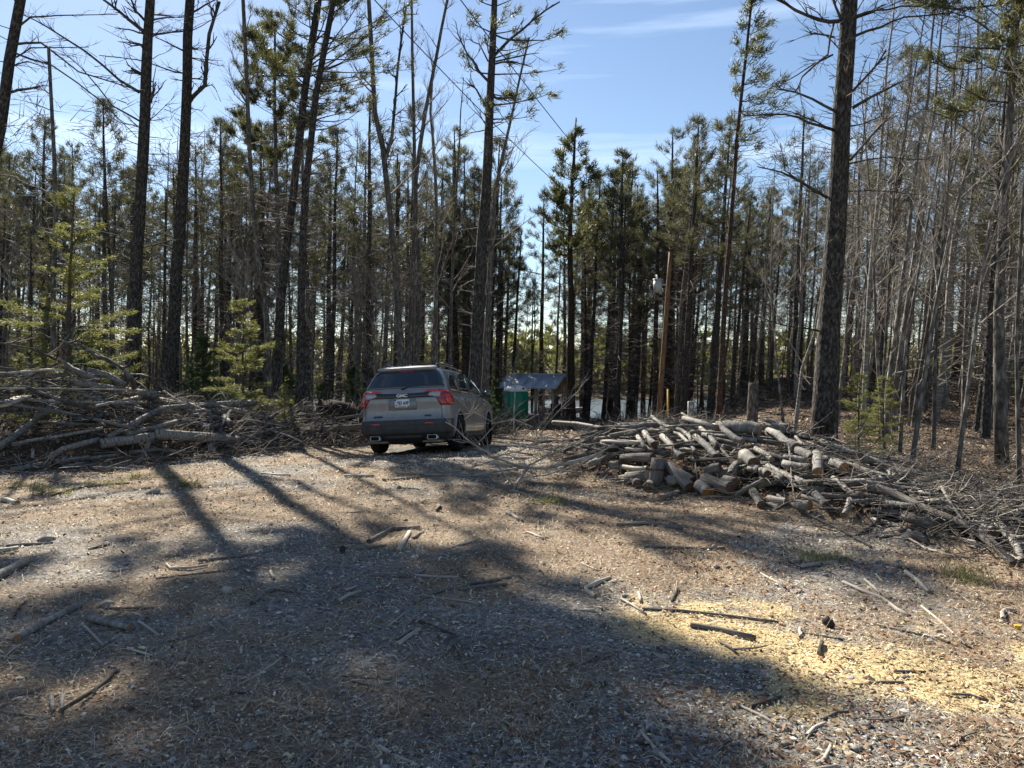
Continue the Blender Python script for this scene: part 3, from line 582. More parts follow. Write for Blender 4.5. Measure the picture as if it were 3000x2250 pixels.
ZONES = [  # u range, y range, count, kind weights (pine share), min spacing, label bits, lean, height scale
    ('woods behind the left brush pile', -.86, -.42, 24, 52, 125, .60, .85, .02, .82),
    ('woods behind the leaning pines and car', -.42, -.13, 27, 54, 95, .55, .85, .02, .88),
    ('lakeside woods behind the toilet and shed', -.13, .10, 47, 57, 40, .95, 1.2, .02, 1.0),
    ('lakeside woods between shed and utility pole', .07, .22, 40, 54, 28, .95, 1.1, .03, .92),
    ('woods between utility pole and massive pine', .22, .42, 31, 60, 64, .60, .95, .05, .82),
    ('thicket behind the log pile on the right bank', .42, .86, 18.5, 56, 178, .22, .7, .075, .84)]
for (lab, u0, u1, y0, y1, cnt, pin, sp_, ln, hs) in ZONES:
    k = 0; tries = 0
    while k < cnt and tries < 4000:
        tries += 1; y = y0 + (y1 - y0) * R.random() ** .8; u = R.uniform(u0, u1); x = u * y
        if abs(u) < .13 and y < 46: continue
        if -.03 < u < .088 and y < 54: continue
        if not free(x, y, sp_): continue
        if 48 < y < 53 and 0 < x < 4.5: continue
        sc = hs * R.uniform(.82, 1.15); lean = (ln + R.uniform(-.03, .035), R.uniform(-.03, .03)); rz = R.uniform(0, 6.28)
        o_p = R.randrange(6); o_b = R.randrange(6) if u < .42 else R.choice((2, 3, 3, 4, 5))
        if u < -.13 and y < 31: o_p = 4; o_b = R.choice((2, 3, 5)); hs2 = .8
        else: hs2 = 1.0
        sc *= hs2
        if R.random() < (pin if y > 31 or u > -.13 else .3):
            put(PP[o_p], x, y, PADJ[o_p] + ' among the ' + lab, 'pine', 'pines in the ' + lab, sc, lean, rz)
        else:
            sc *= R.uniform(1.2, 1.6) if u > .42 else R.uniform(1.1, 1.35)
            put(PB[o_b], x, y, BADJ[o_b] + ' among the ' + lab, 'bare tree', 'bare trees in the ' + lab, sc, lean, rz)
        k += 1
for (xx, yy_) in ((-1.2, 55.5), (-2.6, 56.5), (-3.6, 58.2), (-2.0, 58.6), (-4.6, 57.0), (-.6, 57.5), (-5.2, 60.0), (-3.2, 60.5)):  # pines added here to keep direct sun off the shed roof
    put(PP[R.choice((0, 1, 5))], xx, yy_, 'tall pine added at the water edge to shade the shed roof', 'pine', 'pines added at the water edge to shade the shed', R.uniform(1.0, 1.15), (.02, 0), R.uniform(0, 6))
for (X, D, s) in ((1400, 34, .9), (1955, 48, .95), (2010, 47, .9), (1880, 50, .85), (1930, 55, .9), (1560, 54, .9), (2060, 44, .9)):
    p_ = pt(X, 1100, D); put(R.choice(PB[:2]), p_.x, D, 'leafless hardwood with a broom of fine twigs above the lakeside pines', 'bare tree', 'bare crowns above the lakeside pines', s, (.03, 0), R.uniform(0, 6))
# what nobody could count among the trunks: the haze of fine dead twigs, and the crowns of the rows farther back
rr_ = np.random.default_rng(18); tk = np.array([t for t in taken if t[1] < 62]); n = 11000; i_ = rr_.integers(0, len(tk), n); a_ = rr_.uniform(0, 6.28, n); q_ = rr_.uniform(.1, 1.5, n)
x = tk[i_, 0] + np.cos(a_) * q_; y = tk[i_, 1] + np.sin(a_) * q_; z = gz(x, y) + 1.2 + 10.5 * rr_.random(n) ** .85
f = MB(); needles(f, np.stack([x, y, z], 1), np.stack([np.cos(a_), np.sin(a_), rr_.normal(.15, .25, n)], 1), 7, 1.0, .026, .5, rr_, 0)
tag(f.build('dead_twigs', [M['twig']]), 'grey haze of fine dead twigs between the trunks of the woods', None, None, 'stuff')
n = 1100; x = rr_.uniform(-46, 52, n); y = rr_.uniform(51, 60, n); k_ = (np.abs(x / y - .13) > .16) | (y > 55); x, y = x[k_], y[k_]; n = len(x); hh = 10.5 + 4 * (vnoise(x * .35, y * .3) - .5); z = gz(x, np.minimum(y, 52)) + hh * (.38 + .62 * rr_.random(n) ** .8) * .92
f = MB(); needles(f, np.stack([x, y, z], 1), np.tile([.2, -.1, .8], (n, 1)), 20, .45, .07, .8, rr_, 0)
tag(f.build('distant_crowns', [M['needlefar']]), 'dark green crowns of the rows of pines deepest in the woods', None, None, 'stuff')
# far-off wood across the lake
r = np.random.default_rng(8); k = 5200
x = r.uniform(-190, 190, k); y = 166 + 6 * np.sin(x * .03) + r.uniform(0, 45, k); hh = 4 + 9 * vnoise(x * .12, y * .1) + 3 * vnoise(x * .6, y * .3)
zb = gz(x, y); z = zb + hh * r.random(k) ** .7
f = MB(); needles(f, np.stack([x, y, z], 1), np.tile([0, -.1, 1.0], (k, 1)), 12, 1.7, 1.0, .8, r, 0)
tag(f.build('far_woods', [M['farshore']]), 'olive green wooded shore across the lake, seen between the trunks', 'woods', None, 'stuff')

# ------------------------------------------------------------------ young spruces
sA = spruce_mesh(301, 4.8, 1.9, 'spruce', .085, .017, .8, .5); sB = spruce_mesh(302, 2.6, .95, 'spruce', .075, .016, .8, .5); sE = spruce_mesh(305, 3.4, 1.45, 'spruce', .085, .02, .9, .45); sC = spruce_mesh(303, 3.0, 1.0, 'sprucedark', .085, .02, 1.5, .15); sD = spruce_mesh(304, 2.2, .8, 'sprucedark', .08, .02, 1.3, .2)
def at(X, D, dz=0): p_ = pt(X, 1100, D); return (p_.x, D, float(gz(p_.x, D)) + dz)
spruce(sA, at(205, 15.6), 'tall yellow-green young spruce glowing in the sun behind the left brush pile', s=1.12)
spruce(sE, at(715, 18.6, .1), 'bushy bright green young spruce at the end of the left brush pile', rz=1, s=1.0)
spruce(sB, at(835, 17.6), 'small green spruce sprouting low in front of the leaning pines', rz=3, s=.55)
spruce(sB, at(2520, 12.6), 'soft green young spruce at the right foot of the massive pine', rz=2, s=.62)
spruce(sB, at(2590, 14.6), 'lighter green spruce top showing just right of the bigger young spruce', rz=4, s=.60)
spruce(sB, at(95, 15.0), 'dull yellow spruce crown drooping over the left end of the brush pile', rz=5, s=.95)
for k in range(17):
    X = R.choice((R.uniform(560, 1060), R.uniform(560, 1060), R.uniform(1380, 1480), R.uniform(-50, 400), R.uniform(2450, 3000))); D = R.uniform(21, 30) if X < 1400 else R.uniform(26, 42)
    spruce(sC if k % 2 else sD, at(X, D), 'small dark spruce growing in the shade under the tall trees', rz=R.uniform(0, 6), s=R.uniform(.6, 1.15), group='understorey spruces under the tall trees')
# ------------------------------------------------------------------ logs and sticks
def bar(name, W, rad, mats, label, cat, group=None, n=10, wob=.06, seed=0, twigs=0, parent=None, ov=0.0, cap=1):
    """one log or stick through world points W"""
    r = random.Random(seed or len(W) * 7 + int(W[0].x * 991)); org = W[0].copy(); P = [w_ - org for w_ in W]
    if len(P) == 2: P = [P[0], P[0].lerp(P[1], .33), P[0].lerp(P[1], .67), P[1]]
    if isinstance(rad, (int, float)): rad = [rad] * 2
    n_ = len(P); q_ = [P[0]]; rr = [rad[0]]
    for i in range(1, n_):
        t = i / (n_ - 1); q_.append(P[i] + (Vector((r.uniform(-1, 1), r.uniform(-1, 1), r.uniform(-1, 1))) * min(rad[0], .05) * .35 if i < n_ - 1 else Vector())); rr.append(rad[0] + (rad[-1] - rad[0]) * t)
    q_ = [q_[0], q_[0].lerp(q_[1], .06)] + q_[1:]; rr = [rr[0] * .96, rr[0]] + rr[1:]
    m = MB(); m.tube(q_, rr, n, 0, cap, wob, r, ov)
    if twigs: twigs_on(m, q_[1:], rr[-1] * .45, twigs, .5, r, 2, 3, 1, .25)
    return tag(m.build(name, [M[k] for k in mats], parent, org), label, cat, group)
def plog(pts, rpx, mats, label, name='log', cat='log', lift=1.1, dz=None, n=10, depth=None, group=None, twigs=0, wob=.11, ov=0):
    """a log lying where the sight lines of its pixels meet the heap"""
    W = []
    for i, (X, Y) in enumerate(pts):
        if depth is not None: D = depth[i] if hasattr(depth, '__len__') else depth; W.append(pt(X, Y, D))
        else: W.append(hit(X, Y, 0.0))
    if depth is None and len(W) >= 2:    # keep long pieces from wrapping round the heap
        d0, d1 = W[0].y, W[-1].y
        for i in range(1, len(W) - 1):
            t = i / (len(W) - 1); dd = d0 + (d1 - d0) * t; W[i] = pt(*pts[i], min(max(W[i].y, dd - .35), dd + .35))
    r0 = (rpx if isinstance(rpx, (int, float)) else rpx[0]) / F * W[0].y * 1.08; r1 = 1.08 * (rpx if isinstance(rpx, (int, float)) else rpx[1]) / F * W[-1].y
    up = Vector((0, -.5, .85)) * lift
    W = [w_ + up * r0 for w_ in W]
    return bar(name, W, [r0, r1], mats, label, cat, group, n, wob, twigs=twigs, ov=ov)
B, G, DW, ST = ('birch', 'cut', 'twig'), ('grey', 'cut', 'twig'), ('dead', 'cutdark', 'twig'), ('strip', 'cut', 'twig')
BO, BD = ('birch', 'cutorange', 'twig'), ('birch', 'cutdark', 'twig'); PD = ('pine', 'cut', 'twig')
# left brush pile (full photograph pixels)
LL = [([(218, 1128), (312, 1143), (400, 1156), (470, 1166)], (8, 11), B, 'spotted birch log lying along the crest of the left brush pile'),
      ([(176, 1002), (241, 1018), (300, 1050), (348, 1077), (385, 1110), (396, 1142)], (4, 7), G, 'long arching branch bowing over the top of the left brush pile', dict(depth=(14.6, 14.5, 14.4, 14.3, 14.2, 14.3), twigs=10)),
      ([(184, 1062), (215, 1085), (241, 1100), (292, 1124)], (5, 10), B, 'thick birch limb sloping down behind the crest birch of the brush pile', dict(depth=14.5)),
      ([(262, 1098), (320, 1110), (372, 1140)], (11, 7), BD, 'stubby birch with a dark cut end poking out of the brush pile top', dict(depth=14.7)),
      ([(-20, 1004), (94, 1024), (176, 1060)], (2.5, 4), G, 'bare pole reaching up left out of the brush pile over the yellow spruce', dict(depth=(13.4, 13.8, 14.3), twigs=6)),
      ([(-10, 1152), (60, 1122), (122, 1092), (181, 1063)], (4, 2.5), G, 'pale crooked limb rising from the left edge to the pile top', dict(depth=13.4, twigs=4)),
      ([(30, 1096), (75, 1092), (140, 1086), (190, 1088)], 3, ST, 'peeled reddish pale stick across the upper left of the brush pile', dict(depth=13.2)),
      ([(142, 1351), (190, 1325), (240, 1306), (292, 1296)], (8, 8), BO, 'birch log with a bright orange cut end low in the left brush pile'),
      ([(296, 1315), (350, 1308), (400, 1300), (455, 1292)], (15, 12), BD, 'fattest birch log of the left pile, banded bark, dark end to the left'),
      ([(455, 1284), (540, 1290), (620, 1296), (700, 1302)], (14, 12), BD, 'long thick birch continuing right from the fattest log at the pile foot'),
      ([(318, 1290), (400, 1245), (475, 1208), (570, 1198), (669, 1191), (746, 1187)], (7, 9), B, 'long pale birch slanting from the pile foot to its right shoulder', dict(lift=1.5)),
      ([(372, 1277), (440, 1262), (520, 1241)], (7, 6), B, 'short mottled birch under the long slanting pale birch'),
      ([(160, 1359), (220, 1350), (266, 1347)], (7, 7), BO, 'thin birch piece with rusty end below the orange-ended log'),
      ([(268, 1347), (306, 1341), (350, 1338)], (5, 4), B, 'slim birch piece lying right of the rusty-ended one'),
      ([(40, 1386), (100, 1376), (153, 1366)], (9, 8), B, 'birch log at the very foot of the left pile near the frame edge'),
      ([(181, 1374), (220, 1368), (263, 1360)], (5, 7), B, 'short pale birch with rounded end on the ground before the left pile'),
      ([(253, 1372), (295, 1382), (331, 1386)], (8, 5), DW, 'grey weathered chunk at the foot of the left pile'),
      ([(288, 1370), (340, 1376), (397, 1378)], 4, ST, 'smooth debarked pole on the ground before the left pile'),
      ([(352, 1366), (400, 1369), (433, 1373)], 3.5, ST, 'shorter smooth pole just above the debarked pole'),
      ([(402, 1366), (425, 1335), (438, 1300), (452, 1284)], (6, 8), DW, 'twisted grey driftwood piece leaning on the birch logs'),
      ([(99, 1364), (99, 1340), (98, 1319)], 4, ST, 'pale cut stick standing upright before the left pile', dict(depth=12.6)),
      ([(171, 1298), (150, 1287), (138, 1278)], (5.5, 5), G, 'grey log whose light round end peers out of the left pile', dict(depth=(12.9, 13.3, 13.8))),
      ([(786, 1254), (850, 1262), (960, 1264), (1062, 1258)], (9, 8), DW, 'long dead log on the ground between the brush pile and the car', dict(depth=(18.6, 19, 19.4, 19.8))),
      ([(880, 1240), (980, 1232), (1064, 1220)], (5, 4), DW, 'second dead log angled up behind the long one left of the car', dict(depth=20.5)),
      ([(741, 1327), (700, 1270), (660, 1235), (628, 1212)], (3, 2), G, 'thin bare branch leaning back onto the pile with pale lower end', dict(lift=2, twigs=5)),
      ([(752, 1326), (742, 1310), (731, 1296)], 4, ST, 'short bent pale stick beside the lower end of the thin branch', dict(lift=1)),
      ([(646, 1208), (700, 1216), (746, 1223)], (10, 8), BD, 'half-buried birch at the right shoulder of the left pile'),
      ([(280, 1197), (350, 1184), (420, 1166)], (4, 4), ST, 'straight light pole across the middle of the left pile', dict(lift=2)),
      ([(208, 1232), (260, 1230), (316, 1224)], (12, 11), PD, 'dark rough log deep in the middle of the left pile', dict(lift=.2)),
      ([(380, 1330), (460, 1322), (560, 1330)], (5, 4), DW, 'flat grey limb under the thick birches at the pile foot')]
for e in LL:
    kw = e[4] if len(e) > 4 else {}; sml = max(e[1]) if hasattr(e[1], '__len__') else e[1]
    plog(e[0], e[1], e[2], e[3], 'log' if sml > 5 else 'branch', 'log' if sml > 5 else 'branch', **kw)
m = MB(); A = [pt(-30, 1192, 12.9), pt(-20, 1176, 13.2), pt(60, 1158, 13.4), pt(92, 1158, 13.3), pt(20, 1186, 12.8)]; o_ = A[0].copy(); A = [a - o_ for a in A]
nb = len(A); m.v = [tuple(a) for a in A] + [tuple(a + Vector((0, .02, -.035))) for a in A]; m.face(tuple(range(nb))); m.face(tuple(range(2 * nb - 1, nb - 1, -1)))
for k in range(nb): m.face((k, k + nb, (k + 1) % nb + nb, (k + 1) % nb))
tag(m.build('board', [M['strip']], None, o_, smooth=False), 'bright split board jutting from the left edge of the brush pile', 'board')
# right wood pile: crop pixels of (1650,1150) at .339
c4 = lambda L_: [(1650 + x * .339, 1150 + y * .339) for x, y in L_]
RL = [([(1040, 245), (1120, 265), (1210, 290), (1330, 335)], (22, 24), B, 'long pale birch reaching down from the top of the log pile'),
      ([(1545, 462), (1470, 410), (1400, 355), (1335, 300)], (31, 26), B, 'sunlit birch log on the pile crest, its fresh cut end facing out'),
      ([(1692, 372), (1600, 355), (1500, 340), (1400, 325)], (50, 44), B, 'stoutest log crowning the right pile with a big round yellow end'),
      ([(2010, 515), (1930, 460), (1850, 410), (1765, 370)], (40, 34), BD, 'white-barked birch log sloping down right of the stoutest log'),
      ([(2140, 600), (2085, 565), (2015, 530)], (36, 34), BD, 'short birch log wedged below the white-barked birch'),
      ([(2196, 735), (2190, 660), (2175, 575)], (44, 40), BO, 'birch log standing steeply on the pile shoulder, orange cut end down'),
      ([(760, 218), (860, 290), (1020, 340), (1090, 400), (1112, 480)], (13, 16), B, 'bent sun-bleached limb draped over the back of the right pile'),
      ([(785, 480), (740, 425), (700, 370)], (29, 22), BD, 'birch butt with a dark hollow end at the far side of the right pile'),
      ([(700, 505), (670, 450), (640, 395)], (20, 16), B, 'knobbly birch stick left of the hollow-ended butt'),
      ([(1020, 585), (940, 500), (850, 400)], (28, 22), BD, 'slanting birch log with a dark end above the standing round'),
      ([(1315, 590), (1240, 500), (1135, 405)], (32, 22), BD, 'knotted birch log pointing at the viewer from mid pile'),
      ([(1640, 660), (1590, 610), (1555, 575)], (50, 50), BD, 'stubby thick birch block in the middle of the pile front'),
      ([(2180, 600), (2140, 620), (2100, 640)], 30, G, 'grey round tucked under the steep orange-ended log'),
      ([(775, 600), (640, 590), (500, 600)], (38, 30), DW, 'weathered grey trunk lying flat behind the standing round'),
      ([(640, 830), (620, 800), (605, 775)], (40, 34), BD, 'small round with reddish end at the left foot of the pile'),
      ([(728, 862), (745, 835), (760, 810)], (44, 38), BD, 'brown-faced round at the left foot next to the small reddish one'),
      ([(908, 800), (960, 795), (1000, 780)], (43, 38), BD, 'dark-hearted round facing out below the standing round'),
      ([(1090, 865), (1000, 770), (910, 670)], (48, 36), DW, 'barkless grey log slanting down right from the standing round'),
      ([(1110, 800), (1060, 760), (1000, 725)], (38, 34), DW, 'short grey log with dark end beside the slanting barkless one'),
      ([(1350, 690), (1290, 705), (1215, 730)], (42, 36), DW, 'grey checked log lying crosswise at the pile centre'),
      ([(1440, 870), (1330, 830), (1205, 785)], (52, 44), DW, 'broad cracked grey log at the front foot of the pile'),
      ([(1242, 915), (1200, 880), (1160, 850)], (52, 48), BO, 'bark-covered round at the front foot with a rusty heart'),
      ([(1482, 812), (1440, 795), (1390, 780)], (38, 34), BD, 'round-ended log right of the cracked grey log'),
      ([(1450, 740), (1470, 690), (1490, 650)], (36, 30), DW, 'upright grey stub leaning in the centre of the pile'),
      ([(1692, 700), (1650, 690), (1600, 690)], (33, 28), BD, 'log end with tan face below the stubby thick block'),
      ([(1758, 742), (1720, 725), (1690, 715)], (36, 32), BD, 'second tan log end overlapping the first one'),
      ([(1705, 1005), (1665, 940), (1630, 880)], (36, 34), DW, 'greenish grey round tipped on its end before the pile'),
      ([(1925, 965), (1850, 950), (1765, 935)], (28, 24), ST, 'bleached short log at the pile foot, nearly white in the sun'),
      ([(1850, 1020), (1800, 995), (1750, 985)], (22, 18), ST, 'bleached thin billet below the nearly white log'),
      ([(855, 930), (920, 905), (1005, 880)], (24, 20), B, 'short birch piece on the ground at the pile front'),
      ([(1480, 905), (1600, 840), (1700, 780), (1755, 735)], (22, 14), DW, 'forked grey driftwood stick propped on the pile'),
      ([(1800, 600), (1730, 545), (1655, 500)], (22, 18), B, 'small pale birch wedged under the white-barked birch'),
      ([(2090, 610), (1990, 595), (1900, 580)], (24, 20), B, 'thin birch log in the shade right of mid pile'),
      ([(2135, 680), (2010, 660), (1890, 640)], (34, 28), BD, 'shaded log with a rusty face under the thin birch log'),
      ([(1140, 520), (1060, 430), (1000, 370)], (14, 12), B, 'narrow pale stick between two slanting birch logs'),
      ([(1560, 700), (1450, 600), (1320, 440)], (13, 12), G, 'straight thin stem threading down through the pile'),
      ([(1320, 480), (1260, 400), (1180, 330)], (24, 18), B, 'pale limb crossing above the knotted birch log'),
      ([(0, 590), (120, 560), (230, 540)], (14, 18), G, 'grey limb leading left from the pile into the fallen branch'),
      ([(2330, 1010), (2200, 960), (2060, 900)], (16, 12), DW, 'grey stick in the shade at the right front of the pile'),
      ([(730, 680), (620, 675), (500, 660)], (24, 20), ST, 'splintered yellowish pole end sticking out left of the standing round'),
      ([(235, 640), (290, 630), (340, 628)], (28, 26), BD, 'reddish-brown cut log at the far left of the wood pile'),
      ([(400, 660), (450, 650), (500, 645)], (34, 32), BD, 'dark red-faced round behind the splintered log')]
for e in RL:
    kw = e[4] if len(e) > 4 else {}; rp = tuple(q_ * .339 for q_ in e[1]) if hasattr(e[1], '__len__') else e[1] * .339
    plog(c4(e[0]), rp, e[2], e[3], n=12, **kw)
def thingify(base_label, cat, name, W, rad, mats, extra):
    org = W[0].copy(); root = empty(name, org); tag(root, base_label, cat); m = MB(); m.tube([w_ - org for w_ in W], rad, 14, 0, 1, .05); m.build('trunk', [M[k] for k in mats], root); extra(root, [w_ - org for w_ in W]); return root
w0 = hit(*c4([(795, 800)])[0]); sc_ = w0.y / F
W = [w0 + Vector((0, 0, -.02)), w0 + Vector((.02, 0, .10)), w0 + Vector((.035, .02, .22)), w0 + Vector((.05, .03, 78 * sc_))]
def band(root, P): b_ = MB(); b_.tube([P[2] + Vector((-.004, 0, -.012)), P[2] + Vector((-.002, 0, .012))], 24.5 * sc_, 14, 0, 0); b_.build('saw_cut', [M['cutdark']], root)
thingify('upright grey round with a dark saw line round its middle', 'log', 'log', W, [24 * sc_, 22.5 * sc_, 21 * sc_, 19 * sc_], ('dead', 'cut'), band)
p0 = hit(*c4([(510, 745)])[0], .05); p1 = hit(*c4([(735, 720)])[0], .1)
def splin(root, P):
    s_ = MB(); d = (P[0] - P[-1]).normalized()
    for k in range(16):
        a = R.uniform(0, 6.28); o = Vector((0, cos(a), sin(a))) * R.uniform(.02, .07); s_.tube([P[0] + o - d * .05, P[0] + o * 1.3 + d * R.uniform(.10, .34)], [.012, .002], 4, 0)
    s_.build('splinters', [M['strip']], root)
thingify('snapped log whose left end bursts into long pale splinters', 'log', 'log', [p0.lerp(p1, .2), p0.lerp(p1, .6), p1], [.085, .085, .08], ('dead', 'strip'), splin)
# boards beside the pile
for (X0, Y0, X1, Y1, wd, lb) in ((1779, 1294, 1872, 1301, .30, 'white slab board lying flat left of the log pile'), (1846, 1316, 1882, 1322, .22, 'small bright board corner under the birch sticks at the pile'), (1768, 1299, 1800, 1312, .14, 'cream offcut on the ground beside the white slab board'), (2718, 1471, 2765, 1470, .12, 'pale plank end sticking out behind the big grey log')):
    a = hit(X0, Y0, .04); b = hit(X1, Y1, .04); L_ = (b - a).length; m = MB(); m.box(0, L_, -wd / 2, wd / 2, 0, .035, 0, None, .004)
    o = m.build('board', [M['strip']], None, a, smooth=False); o.rotation_euler = (b - a).to_track_quat('X', 'Z').to_euler(); tag(o, lb, 'board')
c5 = lambda L_: [(2300 + x * .3917, 1200 + y * .3917) for x, y in L_]
TL = [([(620, 600), (800, 650), (1000, 745), (1240, 850), (1480, 965), (1700, 1180)], (34, 14), DW, 'huge weathered grey log stretching down the tail of the right pile'),
      ([(1310, 850), (1450, 960), (1600, 1080), (1690, 1180)], (20, 24), DW, 'pale grey log beside the huge one with a frayed upper end'),
      ([(1765, 1160), (1720, 1040), (1640, 930), (1565, 850)], (26, 30), BD, 'white peeled birch log pointing at the viewer near the right edge'),
      ([(1545, 960), (1500, 935), (1440, 925)], (42, 38), BD, 'dark-faced short log just left of the white peeled birch'),
      ([(330, 378), (460, 415), (600, 462), (730, 500), (870, 535)], (14, 11), B, 'long thin birch pole lying back right from the pile crest'),
      ([(300, 505), (400, 420), (520, 312)], (10, 7), DW, 'grey stick jutting up right from the pile shoulder', dict(depth=10.3)),
      ([(-60, 650), (190, 800), (400, 900), (640, 1040)], (11, 8), DW, 'long grey pole sliding off the front of the pile'),
      ([(810, 970), (920, 975), (1050, 1050), (1300, 1120), (1460, 1215)], (11, 7), ST, 'crooked bleached branch before the tail of the pile', dict(twigs=4)),
      ([(440, 805), (460, 740), (478, 690)], (22, 18), ST, 'pale upright billet in the hollow of the pile'),
      ([(270, 655), (400, 672), (500, 660), (585, 672)], (16, 10), DW, 'smooth twisted driftwood piece in the dark of the pile', dict(lift=1.5)),
      ([(95, 1190), (240, 1165), (390, 1158)], (12, 8), ST, 'stripped stick on the grass tuft before the pile'),
      ([(300, 740), (260, 700), (215, 650)], (28, 24), BD, 'shaded log with orange rim under the driftwood'),
      ([(180, 745), (120, 740), (80, 735)], (36, 30), BO, 'orange-brown split log in the pile shadow'),
      ([(435, 470), (380, 440), (330, 425)], (36, 32), BO, 'golden-faced round at the right shoulder of the pile'),
      ([(1090, 905), (980, 870), (870, 830)], (30, 24), G, 'stubby rough log under the huge grey log'),
      ([(1345, 1000), (1400, 1015), (1500, 1050)], (18, 14), ST, 'smooth pale branch under the frayed log'),
      ([(1100, 850), (1250, 745), (1040, 745)], (8, 8), DW, 'bent dark stick over the huge grey log'),
      ([(900, 605), (1000, 680), (1240, 760)], (14, 12), PD, 'dark rough stem behind the huge grey log'),
      ([(1240, 745), (1500, 800), (1790, 840)], (22, 18), PD, 'long dark rotten log behind the tail of the pile'),
      ([(950, 960), (1010, 1000), (1060, 1010)], (34, 20), DW, 'ragged bark chunk in front of the huge log')]
for e in TL:
    kw = e[4] if len(e) > 4 else {}; rp = tuple(q_ * .3917 for q_ in e[1])
    plog(c5(e[0]), rp, e[2], e[3], 'log' if max(e[1]) > 13 else 'branch', 'log' if max(e[1]) > 13 else 'branch', **kw)
plog([(1620, 1241), (1690, 1247), (1780, 1262), (1900, 1285)], (6.5, 6), BD, 'fallen trunk on the ground in front of the open shed', 'log', 'log', depth=(33, 32, 30, 27), lift=.6)
# procedural infill of the heaps
def heap(n, rd, t0, t1, lmin, lmax, rmin, rmax, kinds, label, name, cat, group, seed, dirz=.0, spread=.9, sides=7, side=-1, topk=1.0, off=(.0, .75)):
    r = random.Random(seed); meshes = []
    for k in range(14):
        L = r.uniform(lmin, lmax); ra = r.uniform(rmin, rmax); P = [Vector((0, 0, 0))]; d = Vector((1, 0, 0))
        for i in range(4): d = (d + Vector((0, r.uniform(-.1, .1), r.uniform(-.1, .1)))).normalized(); P.append(P[-1] + d * L / 4)
        c_ = (P[0] + P[-1]) / 2; P = [p_ - c_ for p_ in P]; m = MB(); m.tube(P, [ra, ra * .97, ra * .92, ra * .85, ra * .78], sides, 0, 1, .09, r); 
        if ra < .03: twigs_on(m, P, ra * .5, 3, .3, r, 2, 3, 0, .2)
        kd = kinds[k % len(kinds)]; meshes.append((m.mesh(name, [M[q_] for q_ in kd]), L, ra))
    for k in range(n):
        t = r.uniform(t0, t1); i = min(len(rd) - 2, int(t)); f = t - i; a, b = rd[i], rd[i + 1]
        x = a[0] + (b[0] - a[0]) * f; y = a[1] + (b[1] - a[1]) * f; w_ = a[3] + (b[3] - a[3]) * f
        o2 = r.uniform(*off) * side * w_; dx, dy = b[0] - a[0], b[1] - a[1]; L2 = math.hypot(dx, dy); x += -dy / L2 * o2 * -1; y += dx / L2 * o2 * -1
        me, L, ra = meshes[r.randrange(14)]; az = atan2(dy, dx) + r.gauss(dirz, spread); h = .5 * L * .75
        z0, z1 = float(surf(x - cos(az) * h, y - sin(az) * h)), float(surf(x + cos(az) * h, y + sin(az) * h)); zc = float(surf(x, y))
        z = max(zc, (z0 + z1) / 2) + ra * r.uniform(-.2, 1.0) - .02 - float(mound(x, y)) * .35 * r.random() ** 2; o = link(name, me, None, (x, y, z)); o.rotation_euler = (0, -atan2((z1 - z0) * .8, 2 * h) + r.gauss(0, .06), az)
        tag(o, label, cat, group)
heap(130, RIDGE_R, 0, 6.2, .4, 1.15, .025, .062, [BD, G, DW, G, BD], 'short cut log lying among others in the right wood pile', 'log', 'log', 'cut logs in the right wood pile', 61, 0.25, .65, 8, side=1, off=(-.35, .72))
heap(62, RIDGE_R, 0, 6.9, .6, 1.7, .010, .024, [G, DW, B, ST], 'thin bare stick tangled among the logs of the right wood pile', 'stick', 'stick', 'thin sticks in the right wood pile', 62, .3, .8, 6, side=1)
heap(54, RIDGE_L, .6, 6, 1.2, 2.9, .028, .062, [B, G, DW, BD], 'long limb lying crosswise in the left brush pile', 'limb', 'branch', 'long limbs in the left brush pile', 63, .1, .55, 7, side=1, off=(-.2, .85))
heap(70, RIDGE_L, .6, 7, .7, 2.2, .009, .022, [G, DW, ST, G], 'thin bare stick sticking out of the left brush pile', 'stick', 'stick', 'thin sticks in the left brush pile', 64, .1, .8, 5, side=1)
heap(16, RIDGE_B, 0, 2, .7, 1.8, .010, .03, [G, DW], 'thin limb in the low brush heap before the utility pole', 'stick', 'stick', 'limbs in the low brush heap', 65, .1, .8, 5)
# tangles of fine twigs: stuff
def tangle(name, label, rd, n, seed, mats, up=.25, L=(.25, .9), w=1.1, z=(0, .16), r0=.0045):
    r = random.Random(seed); m = MB()
    for k in range(n):
        t = r.uniform(0, len(rd) - 1.001); i = int(t); f = t - i; a, b = rd[i], rd[i + 1]; ww = (a[3] + (b[3] - a[3]) * f) * w
        x = a[0] + (b[0] - a[0]) * f + r.uniform(-1, 1) * ww; y = a[1] + (b[1] - a[1]) * f + r.uniform(-1, 1) * ww
        p_ = Vector((x, y, float(surf(x, y)) + r.uniform(*z) - .5 * float(mound(x, y)) * r.random())); d = Vector((r.gauss(0, 1), r.gauss(0, .8), abs(r.gauss(0, up)))).normalized(); l = r.uniform(*L)
        q1 = p_ + d * l * .4; d = (d + Vector((r.gauss(0, .3), r.gauss(0, .3), r.gauss(0, .25)))).normalized(); q2 = q1 + d * l * .35; q3 = q2 + (d + Vector((r.gauss(0, .4), r.gauss(0, .4), r.gauss(0, .3)))).normalized() * l * .3
        rr = r0 * r.uniform(.6, 1.7); mm_ = r.choice((0, 0, 0, 1, 1, 2)); m.tube([p_, q1, q2, q3], [rr, rr * .85, rr * .6, rr * .35], 3, mm_)
        if r.random() < .6: m.tube([q1, q1 + Vector((r.gauss(0, 1), r.gauss(0, 1), r.gauss(.2, .5))).normalized() * l * .3], [rr * .6, rr * .3], 3, mm_)
    tag(m.build(name, [M[k] for k in mats]), label, None, None, 'stuff')
